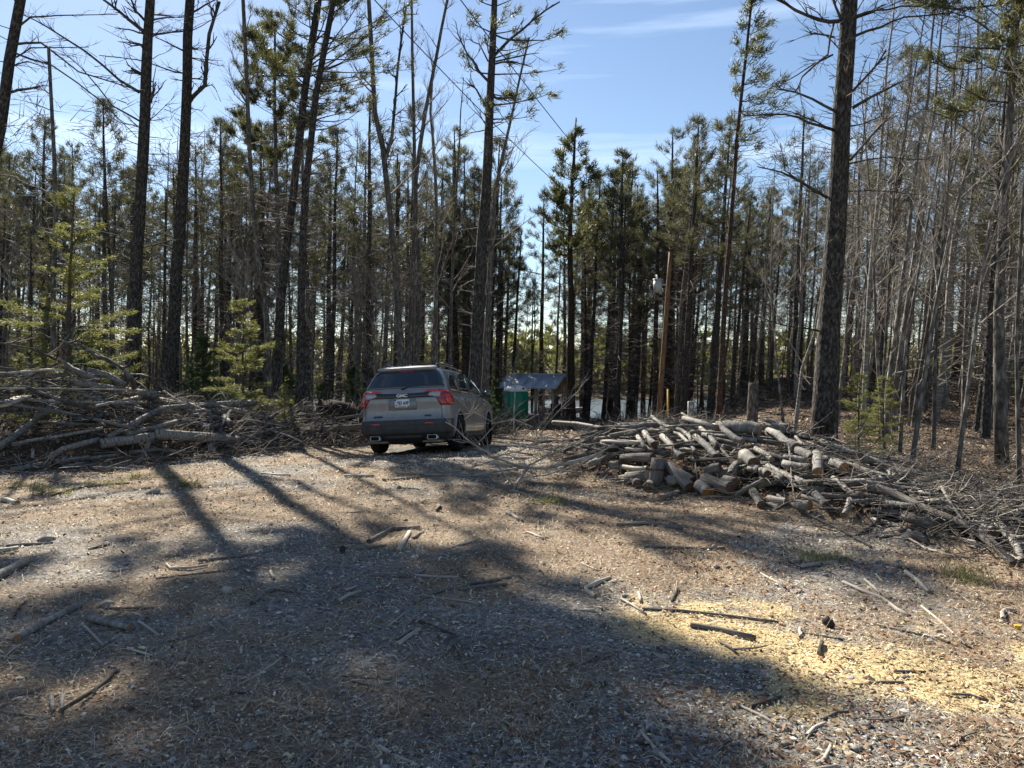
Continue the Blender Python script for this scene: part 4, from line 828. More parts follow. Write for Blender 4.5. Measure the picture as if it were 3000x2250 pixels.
tangle('brush_tangle', 'matted dark twigs and bark filling the left brush pile', RIDGE_L, 6500, 71, ('twigdark', 'twig', 'twigpale'), r0=.005)
tangle('brush_tangle', 'loose dark twigs filling the gaps of the right wood pile', RIDGE_R, 3400, 72, ('twigdark', 'twig', 'twigpale'), w=1.15, up=.15, L=(.15, .55), r0=.0038)
tangle('brush_tangle', 'wiry grey brush heaped low before the utility pole', RIDGE_B, 900, 73, ('twig', 'twigdark', 'twigpale'), up=.5, r0=.006, z=(0, .2))
tangle('slash_litter', 'thin grey slash scattered over the right bank under the saplings', [(5.6, 8.4, 0, 1.6), (7.2, 10.5, 0, 2.6), (9.5, 15, 0, 4.2), (13, 21, 0, 6)], 4600, 74, ('twigdark', 'twig', 'twigpale'), up=.15, L=(.2, .8), z=(0, .05), r0=.0042)
tangle('slash_litter', 'dark brush lying between the left pile and the car under the pines', [(-9, 18, 0, 2.5), (-6.2, 21.5, 0, 1.8), (-4.6, 23.5, 0, 1.5), (-2, 27, 0, 2)], 3600, 75, ('twigdark', 'twig', 'twigpale'), up=.5, L=(.3, 1.3), z=(0, .35), r0=.007)
tangle('slash_litter', 'broken sticks littering the ground of the woods beyond the clearing', [(-20, 32, 0, 9), (-4, 42, 0, 6), (8, 40, 0, 6), (18, 36, 0, 8)], 3800, 76, ('twigdark', 'twig', 'twig'), up=.3, L=(.4, 2.2), z=(0, .1), r0=.014)
# dark root plate of an uprooted tree left of the car
r = random.Random(77); o_ = pt(985, 1175, 21.6); o_.z = float(gz(o_.x, o_.y)); root = empty('uprooted_stump', o_); tag(root, 'dark upturned root plate with dangling roots just left of the car', 'stump')
m = MB(); 
for k in range(26):
    a = r.uniform(0, 6.28); h = .62 + .62 * sin(a) * r.uniform(.4, 1); p0 = Vector((cos(a) * .35, r.uniform(-.1, .1), .62)); p1 = Vector((cos(a) * r.uniform(.5, 1.05), r.uniform(-.35, .1), max(.02, h)))
    m.tube([p0 * .6 + Vector((0, 0, .25)), p0, p1, p1 + Vector((r.uniform(-.15, .15), -.1, r.uniform(-.35, .1)))], [.09, .06, .03, .008], 5, 0)
m.build('roots', [M['twigdark']], root); m = MB(); V_ = []
for i in range(7):
    for j in range(14):
        a = 2 * pi * j / 14; rr_ = (.75 * sin(pi * (i + .5) / 7)) * r.uniform(.85, 1.15); V_.append((cos(a) * rr_ * 1.0, -.35 * cos(pi * (i + .5) / 7) + r.uniform(-.05, .05), .62 + sin(a) * rr_ * .8))
m.v = V_
for i in range(6):
    for j in range(14): m.face((i * 14 + j, i * 14 + (j + 1) % 14, (i + 1) * 14 + (j + 1) % 14, (i + 1) * 14 + j))
m.face(tuple(range(13, -1, -1))); m.face(tuple(84 + j for j in range(14)))
m.build('root_plate', [solid('damp_soil', (0.03, .022, .017), .95, .1, 0, .5, 9)], root)
# stumps and posts of wood
def stump(X, Ytop, Ybase, D, wpx, label, bk, seed, name='stump', cat='stump'):
    b = pt(X[0], Ybase, D); t = pt(X[1], Ytop, D); b.z = float(gz(b.x, D)) - .05; r = random.Random(seed); ra = wpx / F * D / 2
    root = empty(name, b); tag(root, label, cat); m = MB(); P = [b.lerp(t, f) - b for f in (0, .08, .3, .6, .9, 1)]; m.tube(P, [ra * 1.25, ra * 1.1, ra * 1.02, ra, ra * .97, ra * .94], 12, 0, 1, .06, r); m.build('trunk', [M[bk], M['cut']], root)
    s_ = MB()
    for k in range(7): a = r.uniform(0, 6.28); p_ = P[-1] + Vector((cos(a), sin(a), 0)) * ra * .8; s_.tube([p_ - Vector((0, 0, .05)), p_ + Vector((cos(a) * .01, 0, r.uniform(.02, .09)))], [ra * .18, .004], 4, 0)
    s_.build('broken_rim', [M['dead']], root)
stump((2202, 2208), 1122, 1262, 22, 31, 'tall sawn snag of grey bark standing behind the log pile', 'grey', 5, 'tall_stump')
stump((820, 832), 1213, 1262, 19.3, 13, 'pale broken stub rising behind the long dead log left of the car', 'grey', 6)
# the broad fallen branch between the car and the wood pile
r = random.Random(91); root = None
FB = [([(1765, 1330), (1690, 1350), (1600, 1372), (1530, 1370), (1450, 1382), (1380, 1400), (1300, 1415), (1225, 1432), (1150, 1440)], 8, 2, (10.9, 11.0, 11.1, 11.3, 11.5, 11.6, 11.7, 11.8, 11.9)),
      ([(1530, 1372), (1480, 1350), (1440, 1340), (1430, 1325), (1400, 1310), (1360, 1280), (1330, 1250), (1305, 1236)], 5, 2, (11.3, 11.2, 11.1, 11.1, 11.1, 11.1, 11.1, 11.1)),
      ([(1430, 1342), (1520, 1322), (1570, 1300), (1600, 1245), (1640, 1200), (1700, 1140)], 3, 1.2, (11.1, 11.1, 11.0, 10.9, 10.8, 10.7)),
      ([(1520, 1310), (1600, 1290), (1570, 1260), (1590, 1240), (1630, 1190), (1690, 1150), (1720, 1110)], 1.6, 1, (11.4,) * 7),
      ([(1505, 1270), (1506, 1200), (1510, 1130), (1505, 1090)], 3, 1.6, (10.9,) * 4), ([(1440, 1242), (1505, 1228), (1560, 1250)], 3, 1.6, (11, 10.9, 10.8)),
      ([(1545, 1372), (1525, 1400), (1510, 1420), (1508, 1446)], 6, 4, (11.2, 10.9, 10.7, 10.5)), ([(1508, 1446), (1500, 1462), (1530, 1478), (1550, 1490), (1562, 1512)], 5, 2, (10.5, 10.3, 10.1, 9.9, 9.6)),
      ([(1445, 1350), (1475, 1385), (1492, 1405), (1500, 1430)], 4, 1.6, (11, 10.9, 10.8, 10.8)), ([(1765, 1262), (1700, 1290), (1640, 1318), (1540, 1368)], 1.6, 3, (11.0, 11, 11.1, 11.2)),
      ([(1750, 1240), (1690, 1275), (1612, 1325)], 1.5, 2, (10.6, 10.8, 11)), ([(1800, 1300), (1700, 1360), (1600, 1392), (1520, 1400)], 4, 2, (10.4, 10.5, 10.7, 10.9)), ([(1360, 1230), (1390, 1208), (1450, 1240)], 1.8, 1.4, (11.1, 11, 11)), ([(1345, 1214), (1395, 1210), (1420, 1222)], 1.4, 1.4, (11.1, 11, 11)),
      ([(1460, 1345), (1350, 1380), (1260, 1380)], 2.4, 1.4, (11.2, 11.7, 12.0)), ([(1505, 1230), (1455, 1240), (1400, 1300)], 2, 1.4, (10.9, 11, 11.1))]
org = pt(1530, 1372, 11.3); root = empty('fallen_branch', org); tag(root, 'wide dead hardwood branch with upright twigs between the car and the log pile', 'branch')
tw = MB()
for k, (pp, w0_, w1_, dd) in enumerate(FB):
    P = [pt(X, Y, D) - org for (X, Y), D in zip(pp, dd)]; P = [Vector((p_.x, p_.y, max(p_.z, float(gz(p_.x + org.x, p_.y + org.y)) + .015 - org.z))) for p_ in P]
    rr = [(w0_ + (w1_ - w0_) * i / (len(P) - 1)) / F * 11 * .5 * 1.5 for i in range(len(P))]; m = MB(); m.tube(P, rr, 6, 0, 0, .1, r); m.build('limb', [M['strip' if k in (6, 7) else 'twigpale']], root)
    L_ = sum((b - a).length for a, b in zip(P[:-1], P[1:])); twigs_on(tw, P, .0042, int(7 * L_) + 3, .38, r, 0 if r.random() < .5 else 1, 4, 1, .35)
tag(tw.build('twigs', [M['twigpale'], M['twig']], root), kind='stuff')
# sticks, stones and scraps lying about: photograph pixels, half width in px, material, label
GS = [([(49, 1884), (140, 1833), (233, 1783)], 13, BO, 'thick pale birch stick with an orange broken end, lower left'), ([(260, 1822), (320, 1835), (378, 1848)], 10, BO, 'bark-flaked half log pointing at the thick birch stick'),
      ([(241, 1833), (270, 1866), (304, 1895)], 4, ST, 'thin pale stick below the bark-flaked half log'), ([(407, 1825), (440, 1850), (467, 1871)], 4, ST, 'short pale twig right of the bark-flaked half log'), ([(304, 1790), (380, 1789), (450, 1787)], 4, DW, 'straight grey stick above the bark-flaked half log'),
      ([(-30, 2060), (50, 2045), (130, 2024)], 8, DW, 'smooth brown stick entering from the left low down'), ([(149, 2050), (153, 2075), (157, 2101)], 7, B, 'stubby birch peg, left one of the pair'), ([(183, 2042), (182, 2070), (183, 2096)], 6, B, 'stubby birch peg, right one of the pair'),
      ([(-20, 2090), (70, 2097), (146, 2105)], 3.5, ST, 'slim pale rod at the lower left edge'), ([(-20, 1706), (30, 1680), (81, 1655)], 16, B, 'heavy mossy birch limb cut by the left edge'), ([(-20, 1626), (20, 1618), (52, 1613)], 8, ST, 'tan stick end at the left edge above the mossy limb'),
      ([(11, 1471), (52, 1481)], 8, ST, 'short pale billet near the left edge by the green sprigs'), ([(581, 1648), (700, 1632), (852, 1614)], 5, DW, 'long dark stick across the shaded gravel'), ([(738, 1776), (780, 1742), (814, 1730), (868, 1738)], 7, DW, 'grey crooked stick bent like a knee'),
      ([(487, 1658), (500, 1668), (560, 1668), (608, 1662)], 4.5, ST, 'curved pale root in the shaded gravel'), ([(456, 1697), (600, 1682), (754, 1664)], 3, DW, 'thin brown rod under the curved pale root'), ([(792, 1678), (804, 1702)], 5, ST, 'tiny pale peg between the long dark stick and the crooked one'),
      ([(814, 1882), (874, 1860)], 2.5, ST, 'hair-thin pale twig in mid gravel'), ([(708, 1904), (705, 1926)], 4.5, ST, 'tiny upright pale bit in mid gravel'), ([(868, 2117), (900, 2110), (946, 2108)], 5, DW, 'brownish stick low in the gravel'), ([(374, 1903), (450, 1924)], 4, ST, 'flat pale splinter in the lower left gravel'),
      ([(320, 1680), (374, 1669)], 4, ST, 'small forked stick on the left gravel'), ([(18, 1604), (155, 1596)], 5, DW, 'dark stick below the left sunlit strip'), ([(260, 1614), (320, 1600)], 4, G, 'short grey stick on the left gravel edge'), ([(1080, 1595), (1146, 1556), (1232, 1552)], 8, DW, 'brown log piece in the middle of the clearing'),
      ([(1166, 1622), (1180, 1595), (1200, 1565)], 8, ST, 'pale billet slanting below the brown log piece'), ([(1210, 1582), (1240, 1562)], 5, DW, 'small dark billet beside the slanting pale one'), ([(1046, 1615), (1132, 1603)], 4, DW, 'flat grey stick left of the slanting pale billet'), ([(1092, 1692), (1140, 1690), (1192, 1694)], 6, DW, 'split tan board-like stick in mid clearing'),
      ([(990, 1770), (1020, 1750), (1052, 1740)], 6, ST, 'pale stick above the gravel centre'), ([(975, 1725), (1050, 1690), (1066, 1682)], 6, BO, 'peeled stick with orange tip, centre left'), ([(1010, 1733), (1045, 1722)], 4, ST, 'short shiny stick touching the peeled one'), ([(1218, 1772), (1260, 1745), (1326, 1728)], 5.5, DW, 'lichen-spotted stick in mid clearing'), 
      ([(1344, 1736), (1410, 1725), (1484, 1718)], 6, DW, 'straight brown stick in line with the lichen-spotted one'), ([(1367, 1716), (1430, 1706), (1498, 1697)], 5, DW, 'parallel brown stick just above the straight one'), ([(1163, 1902), (1195, 1875), (1228, 1855)], 8, ST, 'tan peeled billet in the lower centre'), ([(1160, 1880), (1205, 1850)], 4, DW, 'thin stick touching the tan peeled billet'),
      ([(1229, 1830), (1290, 1850), (1326, 1867), (1340, 1905), (1357, 1940)], 6, G, 'bent lichen-grey stick right of the tan billet'), ([(1137, 1838), (1186, 1797)], 3, ST, 'thin pale splinter above the tan billet'), ([(1544, 1563), (1596, 1582)], 4, ST, 'pale splinter in the sunlit centre'), ([(1484, 1506), (1532, 1530)], 6, B, 'white birch billet below the fallen branch'),
      ([(1000, 1985), (1090, 1995), (1172, 2000)], 3, DW, 'long thin rod low centre'), ([(1109, 2204), (1160, 2222), (1225, 2262)], 7, ST, 'white bone-like stick at the bottom edge'), ([(1029, 2068), (1070, 2029)], 2.5, ST, 'fine pale twig near the bottom centre'), ([(1745, 1757), (1718, 1735), (1716, 1727), (1750, 1715), (1787, 1697)], 7, ST, 'boomerang-shaped peeled stick right of centre'),
      ([(1819, 1758), (1855, 1780), (1893, 1804)], 4, ST, 'pale rod pointing down right from the boomerang stick'), ([(1704, 1655), (1756, 1679)], 3.5, ST, 'short pale stick above the boomerang-shaped one'), ([(1859, 2178), (1880, 2155), (1911, 2133), (1935, 2143)], 5, ST, 'hooked pale stick low right of centre'), ([(1807, 1543), (1893, 1538), (1940, 1546), (2000, 1555)], 6, DW, 'crooked stick at the left foot of the wood pile'),
      ([(1888, 1606), (2060, 1610), (2126, 1612)], 4.5, DW, 'slim rod in the leaf litter before the wood pile'), ([(1968, 1772), (1975, 1750), (1986, 1730)], 5, G, 'little upright forked stick right of the boomerang stick'), ([(1870, 1740), (1877, 1772)], 4.5, ST, 'little pale peg left of the forked stick'), ([(1880, 1790), (1990, 1796), (2100, 1806), (2281, 1828)], 4.5, DW, 'long dark rod above the sawdust'),
      ([(2023, 1838), (2110, 1855), (2212, 1880)], 9, DW, 'dark rotten limb on the edge of the sawdust'), ([(2338, 1668), (2390, 1656), (2454, 1652)], 5.5, ST, 'stripped tan stick in front of the pile shade'), ([(2653, 1684), (2690, 1710), (2722, 1742)], 7, ST, 'bright pale billet before the tail of the pile'), ([(2470, 1712), (2530, 1735), (2584, 1758), (2625, 1790), (2666, 1811)], 5.5, ST, 'long bleached bent stick, brightest on the right slope'),
      ([(2533, 1701), (2580, 1748)], 4, ST, 'bleached twig over the long bent one'), ([(2939, 1822), (2938, 1805), (2945, 1795), (2960, 1793), (2975, 1800)], 7, ST, 'white hook-shaped stick near the right edge'), ([(2229, 1684), (2300, 1725)], 3.5, ST, 'pale thin stick, right of the stones'), ([(2109, 1884), (2135, 1900), (2162, 1922)], 3.5, DW, 'small grey stick in the sawdust below the rotten limb'),
      ([(2155, 2073), (2230, 2110), (2309, 2149)], 5, ST, 'long white stick at the shadow edge of the sawdust'), ([(2195, 2086), (2230, 2070), (2288, 2055)], 6, G, 'dark mossy stick beside the long white one'), ([(2364, 2167), (2385, 2142), (2418, 2128)], 7, ST, 'curved peeled stick in the lower right'), ([(2392, 2255), (2415, 2230), (2435, 2198)], 7, ST, 'bone-pale stick at the bottom right edge'),
      ([(2407, 2112), (2450, 2100), (2487, 2096)], 5, DW, 'dark bark strip in the lower right sawdust'), ([(2544, 2119), (2600, 2116), (2653, 2112)], 5, DW, 'brown stick lying level in the lower right sawdust'), ([(2790, 2039), (2840, 2046), (2895, 2060)], 4.5, DW, 'dark straight stick far right in the sawdust'), ([(2790, 2194), (2820, 2170), (2859, 2153)], 4.5, DW, 'bent brown stick in the bottom right corner'),
      ([(2619, 1976), (2712, 1973)], 4, DW, 'thin dark stick at the upper edge of the sawdust'), ([(2573, 1838), (2680, 1860), (2785, 1890)], 3, DW, 'long fine rod across the right leaf litter'), ([(2344, 1850), (2344, 1875)], 5, ST, 'small peg beside the rotten stump chunk'), ([(2400, 1920), (2408, 1890)], 7, G, 'grey knob of wood at the sawdust edge'),
      ([(2700, 1780), (2760, 1830), (2830, 1895)], 4, ST, 'pale split stick among the red leaves'), ([(1120, 1410), (1240, 1402)], 5, DW, 'grey strip of wood near the car shadow'), ([(1010, 1398), (1095, 1399)], 5, ST, 'whitish strip in the sun before the car'), ([(740, 1388), (850, 1396)], 3.5, ST, 'thin pale stick in the sunny strip'), ([(140, 1458), (220, 1436), (300, 1424), (380, 1418)], 4, G, 'long green-tipped pine twig stem before the left pile'),
      ([(1650, 1295), (1700, 1290)], 4, G, 'grey stick on the track before the shed', ), ([(1580, 1300), (1615, 1296)], 4, G, 'small dark log bit on the track')]
for e in GS:
    W = [gpt(X, Y) for X, Y in e[0]]; ra = e[1] / F * W[0].y; W = [Vector((w_.x, w_.y, float(gz(w_.x, w_.y)) + ra * .75)) for w_ in W]
    bar('stick', W, [ra, ra * .85], e[2], e[3], 'stick', None, 8, .1)
def rock_mesh(seed, nm='stone', ir=.22):
    r = random.Random(seed); v = []; f = []; n1, n2 = 5, 8; m = MB()
    for i in range(n1):
        th = pi * (i + .5) / n1
        for j in range(n2): a = 2 * pi * j / n2; q_ = 1 + r.uniform(-ir, ir); m.v.append((sin(th) * cos(a) * q_, sin(th) * sin(a) * q_ * .75, cos(th) * .5 * q_))
    for i in range(n1 - 1):
        for j in range(n2): m.face((i * n2 + j, (i + 1) * n2 + j, (i + 1) * n2 + (j + 1) % n2, i * n2 + (j + 1) % n2))
    m.face(tuple(range(n2))); m.face(tuple((n1 - 1) * n2 + n2 - 1 - j for j in range(n2))); return m.mesh(nm, [M['stone']])
M['stone'] = solid('grey_stone', (.20, .19, .175), .85, .2, 0, .35, 4); RM = [rock_mesh(k) for k in range(8)]
for (X, Y, s, lb) in ((388, 2015, 13, 'rounded grey stone on the lower left gravel'), (312, 1779, 22, 'flat grey stone above the bark-flaked half log'), (781, 2096, 11, 'egg-shaped stone on the lower gravel'), (860, 2083, 14, 'pale lump of stone near the lower gravel sticks'), (1481, 1652, 11, 'pale stone in the sunlit centre'), (1415, 1993, 12, 'flat stone low centre by a pale sliver'), (1782, 1681, 8, 'small round stone above the boomerang stick'),
                      (2097, 1667, 13, 'white-grey stone in the right leaf litter'), (2134, 1666, 11, 'second stone touching the white-grey one'), (2513, 1817, 10, 'stone at the foot of the long bleached stick'), (2576, 1650, 12, 'stone in the shade of the pile tail'), (2018, 1518, 8, 'small grey stone before the log pile'), (455, 1447, 20, 'half-sunk flat stone in the left sunny strip'), (2630, 1648, 14, 'larger stone in the shade of the pile tail'), (136, 1586, 24, 'dark half-buried stone at the left'), (1568, 1964, 16, 'flat buried stone below the sawdust fringe')):
    p_ = gpt(X, Y); s = s / F * p_.y; o = link('stone', RM[int(X) % 8], None, (p_.x, p_.y, float(gz(p_.x, p_.y)) + s * .25)); o.scale = (s, s, s); o.rotation_euler.z = X; tag(o, lb, 'stone')
BK = solid('bark_lump', (.20, .15, .10), .9, .1, 0, .5, 25)
for (X, Y, s, lb, mt) in ((665, 1743, 20, 'pale crumpled lump of birch bark on the gravel', 'strip'), (1684, 1712, 17, 'yellowish fungus-like wood lump left of the boomerang stick', 'strip'), (1286, 1500, 14, 'dark knobbly wood chunk in the mid clearing shadow', 'pine'), (2424, 1833, 21, 'rotten stump chunk at the edge of the sawdust', 'pine'), (1652, 1438, 9, 'little pale sawn knot in the sun', 'strip'), (1004, 1620, 16, 'torn bark-covered chunk left of mid clearing', 'pine')):
    p_ = gpt(X, Y); s = s / F * p_.y; me = rock_mesh(int(X), 'wood_lump', .38); me.materials.clear(); me.materials.append(M[mt]); o = link('wood_lump', me, None, (p_.x, p_.y, float(gz(p_.x, p_.y)) + s * .4)); o.scale = (s, s, s * 1.5); o.rotation_euler.z = X; tag(o, lb, 'wood chunk')
# unlabelled sorts of small sticks and stones spread over the clearing
r = random.Random(95); SM = []
for k in range(12):
    L = r.uniform(.10, .42); ra = r.uniform(.0035, .009); P = [Vector((-L / 2, 0, 0))]; d = Vector((1, 0, 0))
    for i in range(4): d = (d + Vector((0, r.uniform(-.22, .22), r.uniform(-.08, .08)))).normalized(); P.append(P[-1] + d * L / 4)
    m = MB(); m.tube(P, [ra, ra, ra * .9, ra * .8, ra * .6], 6, 0, 1, .15, r)
    if k % 3 == 0: m.tube([P[2], P[2] + Vector((.05, .06, .02))], [ra * .6, ra * .4], 4, 0)
    SM.append((m.mesh('stick', [M[('dead', 'strip', 'twig', 'dead', 'grey', 'strip')[k % 6]], M['cut']]), ra))
def spot(ymin, ymax, pw=.55):
    while True:
        d = 3.0 + (ymax - 3.0) * r.random() ** (1 / pw) if pw > 1 else ymin + (ymax - ymin) * r.random() ** 1.5; u = r.uniform(-.74, .78); x, y = u * d, d
        if mound(x, y) < .02 and not (-3.4 < x < .6 and 14.6 < y < 21): return x, y
for k in range(80):
    x, y = spot(3, 15); me, ra = SM[r.randrange(12)]; s = r.uniform(.7, 1.5); o = link('stick', me, None, (x, y, float(gz(x, y)) + ra * s * .6)); o.rotation_euler = (0, r.uniform(-.06, .06), r.uniform(0, 6.28)); o.scale = (s, s, s)
    tag(o, 'small loose twig lying on the clearing floor', 'stick', 'small twigs on the clearing floor')
for k in range(120):
    x, y = spot(3, 10); s = r.uniform(.014, .032); o = link('stone', RM[k % 8], None, (x, y, float(gz(x, y)) + s * .2)); o.rotation_euler.z = r.uniform(0, 6.28); o.scale = (s, s, s); tag(o, 'pebble lying on the clearing floor', 'stone', 'pebbles on the clearing floor')
# ------------------------------------------------------------------ ground litter: stuff with a colour per piece
def scatter(n, ymin, ymax, pw, seed, umax=.85):
    g_ = np.random.default_rng(seed); y = ymin + (ymax - ymin) * g_.random(n) ** pw; u = g_.uniform(-umax, umax, n); x = u * (y + .6); return x, y, g_
def palette(g_, n, saw, duf, dk, stone):
    pal = dict(stone=np.array([[.09, .09, .09], [.17, .168, .165], [.27, .265, .255], [.42, .41, .39], [.13, .128, .125], [.21, .20, .185]]), duff=np.array([[.32, .22, .14], [.24, .145, .085], [.44, .35, .24], [.16, .105, .07], [.54, .46, .34], [.36, .27, .17]]),
               saw=np.array([[.62, .50, .29], [.52, .41, .22], [.70, .60, .40], [.36, .28, .16]]), straw=np.array([[.54, .47, .34], [.42, .35, .25], [.60, .53, .40], [.28, .22, .15]]), dark=np.array([[.06, .045, .032], [.10, .07, .045], [.15, .105, .07], [.24, .15, .09]]))
    u = g_.random(n); c_ = pal['stone'][g_.integers(0, 6, n)] if stone else pal['straw'][g_.integers(0, 4, n)]
    d_ = (u < duf) ; c_ = np.where(d_[:, None], pal['duff'][g_.integers(0, 6, n)], c_); s_ = (g_.random(n) < saw * .82); c_ = np.where(s_[:, None], pal['saw'][g_.integers(0, 4, n)], c_)
    k_ = (g_.random(n) < dk * .8); c_ = np.where(k_[:, None], pal['dark'][g_.integers(0, 4, n)], c_); k_ = g_.random(n) < .13; c_ = np.where(k_[:, None], pal['dark'][g_.integers(0, 4, n)], c_); return c_ * g_.uniform(.8, 1.2, (n, 1))
def lit_z(x, y): return gz(x, y) + mound(x, y) * .42 + (fbm(x * 5, y * 5, 3) - .45) * .035 * np.clip(30 / (y + 10), 0, 1)
# gravel: little eight-sided stones
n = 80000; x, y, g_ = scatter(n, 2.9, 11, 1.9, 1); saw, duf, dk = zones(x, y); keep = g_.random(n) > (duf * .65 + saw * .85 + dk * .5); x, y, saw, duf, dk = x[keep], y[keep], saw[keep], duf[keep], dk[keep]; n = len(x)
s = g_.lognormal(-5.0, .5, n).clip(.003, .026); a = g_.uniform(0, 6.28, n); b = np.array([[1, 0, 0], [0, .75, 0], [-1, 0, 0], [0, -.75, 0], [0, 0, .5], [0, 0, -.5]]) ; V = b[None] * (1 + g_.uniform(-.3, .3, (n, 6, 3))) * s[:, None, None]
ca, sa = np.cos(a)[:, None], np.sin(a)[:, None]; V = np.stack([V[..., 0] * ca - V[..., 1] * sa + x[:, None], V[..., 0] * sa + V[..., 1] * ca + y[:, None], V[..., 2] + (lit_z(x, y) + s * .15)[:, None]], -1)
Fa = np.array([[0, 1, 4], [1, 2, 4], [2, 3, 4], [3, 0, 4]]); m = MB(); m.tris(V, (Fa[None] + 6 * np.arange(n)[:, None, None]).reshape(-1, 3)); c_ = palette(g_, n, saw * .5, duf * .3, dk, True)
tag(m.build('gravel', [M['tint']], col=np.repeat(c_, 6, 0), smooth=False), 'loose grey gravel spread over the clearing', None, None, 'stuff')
# wood chips, leaf scraps, bark flakes: bent scraps of three corners pairs
def scraps(name, label, n, ymin, ymax, pw, seed, L, W_, lift, stone=False, kfun=None, mat='tint'):
    x, y, g_ = scatter(n, ymin, ymax, pw, seed); saw, duf, dk = zones(x, y)
    if kfun is not None: k_ = g_.random(n) < kfun(x, y, saw, duf, dk); x, y, saw, duf, dk = x[k_], y[k_], saw[k_], duf[k_], dk[k_]; n = len(x)
    c_ = palette(g_, n, saw, duf, dk, stone); l = L * g_.lognormal(0, .5, n)[:, None].clip(.3, 3) * (.6 + y / 9)[:, None]; w_ = W_ * g_.uniform(.5, 1.5, (n, 1)) * (.6 + y / 9)[:, None]; a = g_.uniform(0, 6.28, n); d = np.stack([np.cos(a), np.sin(a), g_.normal(0, .22, n)], 1); s_ = np.stack([-np.sin(a), np.cos(a), g_.normal(0, .35, n)], 1)
    c0 = np.stack([x, y, lit_z(x, y) + g_.random(n) * lift + .003], 1); up = np.array([0, 0, 1.0]) * l * g_.uniform(0, .35, (n, 1))
    V = np.stack([c0 - d * l / 2 - s_ * w_ / 2, c0 - d * l / 2 + s_ * w_ / 2, c0 + up + s_ * w_ / 2, c0 + up - s_ * w_ / 2, c0 + d * l / 2 + s_ * w_ * .3, c0 + d * l / 2 - s_ * w_ * .3], 1)
    Fq = np.array([[0, 3, 2, 1], [3, 5, 4, 2]]); m = MB(); m.tris(V, (Fq[None] + 6 * np.arange(n)[:, None, None]).reshape(-1, 4)); tag(m.build(name, [M[mat]], col=np.repeat(c_, 6, 0), smooth=False), label, None, None, 'stuff')
scraps('leaf_litter', 'dry leaf scraps and bark flakes over the clearing', 70000, 2.9, 17, 1.6, 2, .015, .008, .006, kfun=lambda x, y, s, d, k: .10 + .75 * np.clip(d + k + sstep(5.5, 8, y), 0, 1) - .3 * s)
scraps('sawdust', 'yellow sawdust chips scattered at the lower right', 70000, 3.0, 6.4, 1.3, 3, .013, .0055, .004, kfun=lambda x, y, s, d, k: np.clip(s * 1.3, 0, 1))
scraps('pine_needles', 'reddish dry pine needles matted on the ground', 110000, 2.9, 14, 1.8, 4, .06, .0014, .008, kfun=lambda x, y, s, d, k: np.clip(.25 + d * .9 - s * .5 - k * .2, .05, 1))
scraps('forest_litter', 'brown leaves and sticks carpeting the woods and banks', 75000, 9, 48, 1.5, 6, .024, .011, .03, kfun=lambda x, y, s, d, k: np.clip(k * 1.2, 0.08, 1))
PAL_LEAF = np.array([[.16, .085, .045], [.11, .06, .035], [.22, .12, .06], [.28, .18, .10], [.07, .045, .03], [.15, .065, .04]])
_pal0 = palette
def palette(g_, n, saw, duf, dk, stone): return PAL_LEAF[g_.integers(0, 6, n)] * g_.uniform(.7, 1.25, (n, 1))
scraps('fallen_leaves', 'curled brown and reddish dead leaves on the right half of the clearing', 30000, 3.0, 14, 1.5, 9, .020, .012, .014, kfun=lambda x, y, s, d, k: np.clip(.12 + sstep(-.8, 2.2, x) * (.25 + .75 * sstep(.42, .56, fbm(x * 1.1 + 4, y * 1.1))), 0, 1) * (1 - .55 * s))
palette = _pal0
# green sprigs fallen on the ground
for (X, Y, s, lb) in ((310, 1425, .35, 'broken pine twig with dark green needles on the sunny strip'), (440, 1405, .42, 'spray of green needles standing up by the left shadow'), (70, 1432, .34, 'yellow-green pine sprig at the left edge of the clearing'), (150, 1450, .3, 'dark fern-like sprig beside the yellow-green one'), (580, 1345, .2, 'mossy green tuft at the foot of the left pile'), (1600, 1478, .25, 'drooping green leaf tuft on the fallen branch tip'), (555, 1428, .18, 'small yellowish sprig right of the standing spray')):
    p_ = gpt(X, Y); rng = np.random.default_rng(int(X)); rr = random.Random(int(X)); root = empty('pine_sprig', p_); tag(root, lb, 'sprig'); m = MB(); m.tube([(-s, 0, .01), (0, 0, .03), (s * .8, .03, .015)], [.005, .004, .002], 5, 0); m.build('stem', [M['twig']], root); cs = []; ds = []
    for k in range(26): t = rr.uniform(-.9, .9); cs.append((s * t * .9, rr.uniform(-.04, .04), .03)); ds.append((.5, rr.gauss(0, .5), rr.uniform(.3, 1.0)))
    f = MB(); needles(f, cs, ds, 7, .10, .008, .35, rng, 0); tag(f.build('needles', [M['spruce']], root, smooth=False), kind='stuff')
for k, (X, Y, w_) in enumerate(((2410, 1645, 130), (2830, 1700, 90))):
    p_ = gpt(X, Y); rng = np.random.default_rng(40 + k); n = 110; cs = np.stack([rng.normal(0, w_ / F * p_.y * .4, n), rng.normal(0, .12, n), np.zeros(n)], 1); f = MB(); needles(f, cs, np.tile([0, 0, 1.0], (n, 1)), 3, .11, .005, .5, rng, 0)
    tag(f.build('grass', [M['spruce']], None, (p_.x, p_.y, float(gz(p_.x, p_.y))), smooth=False), 'sparse green grass blades on the shaded slope', None, None, 'stuff')
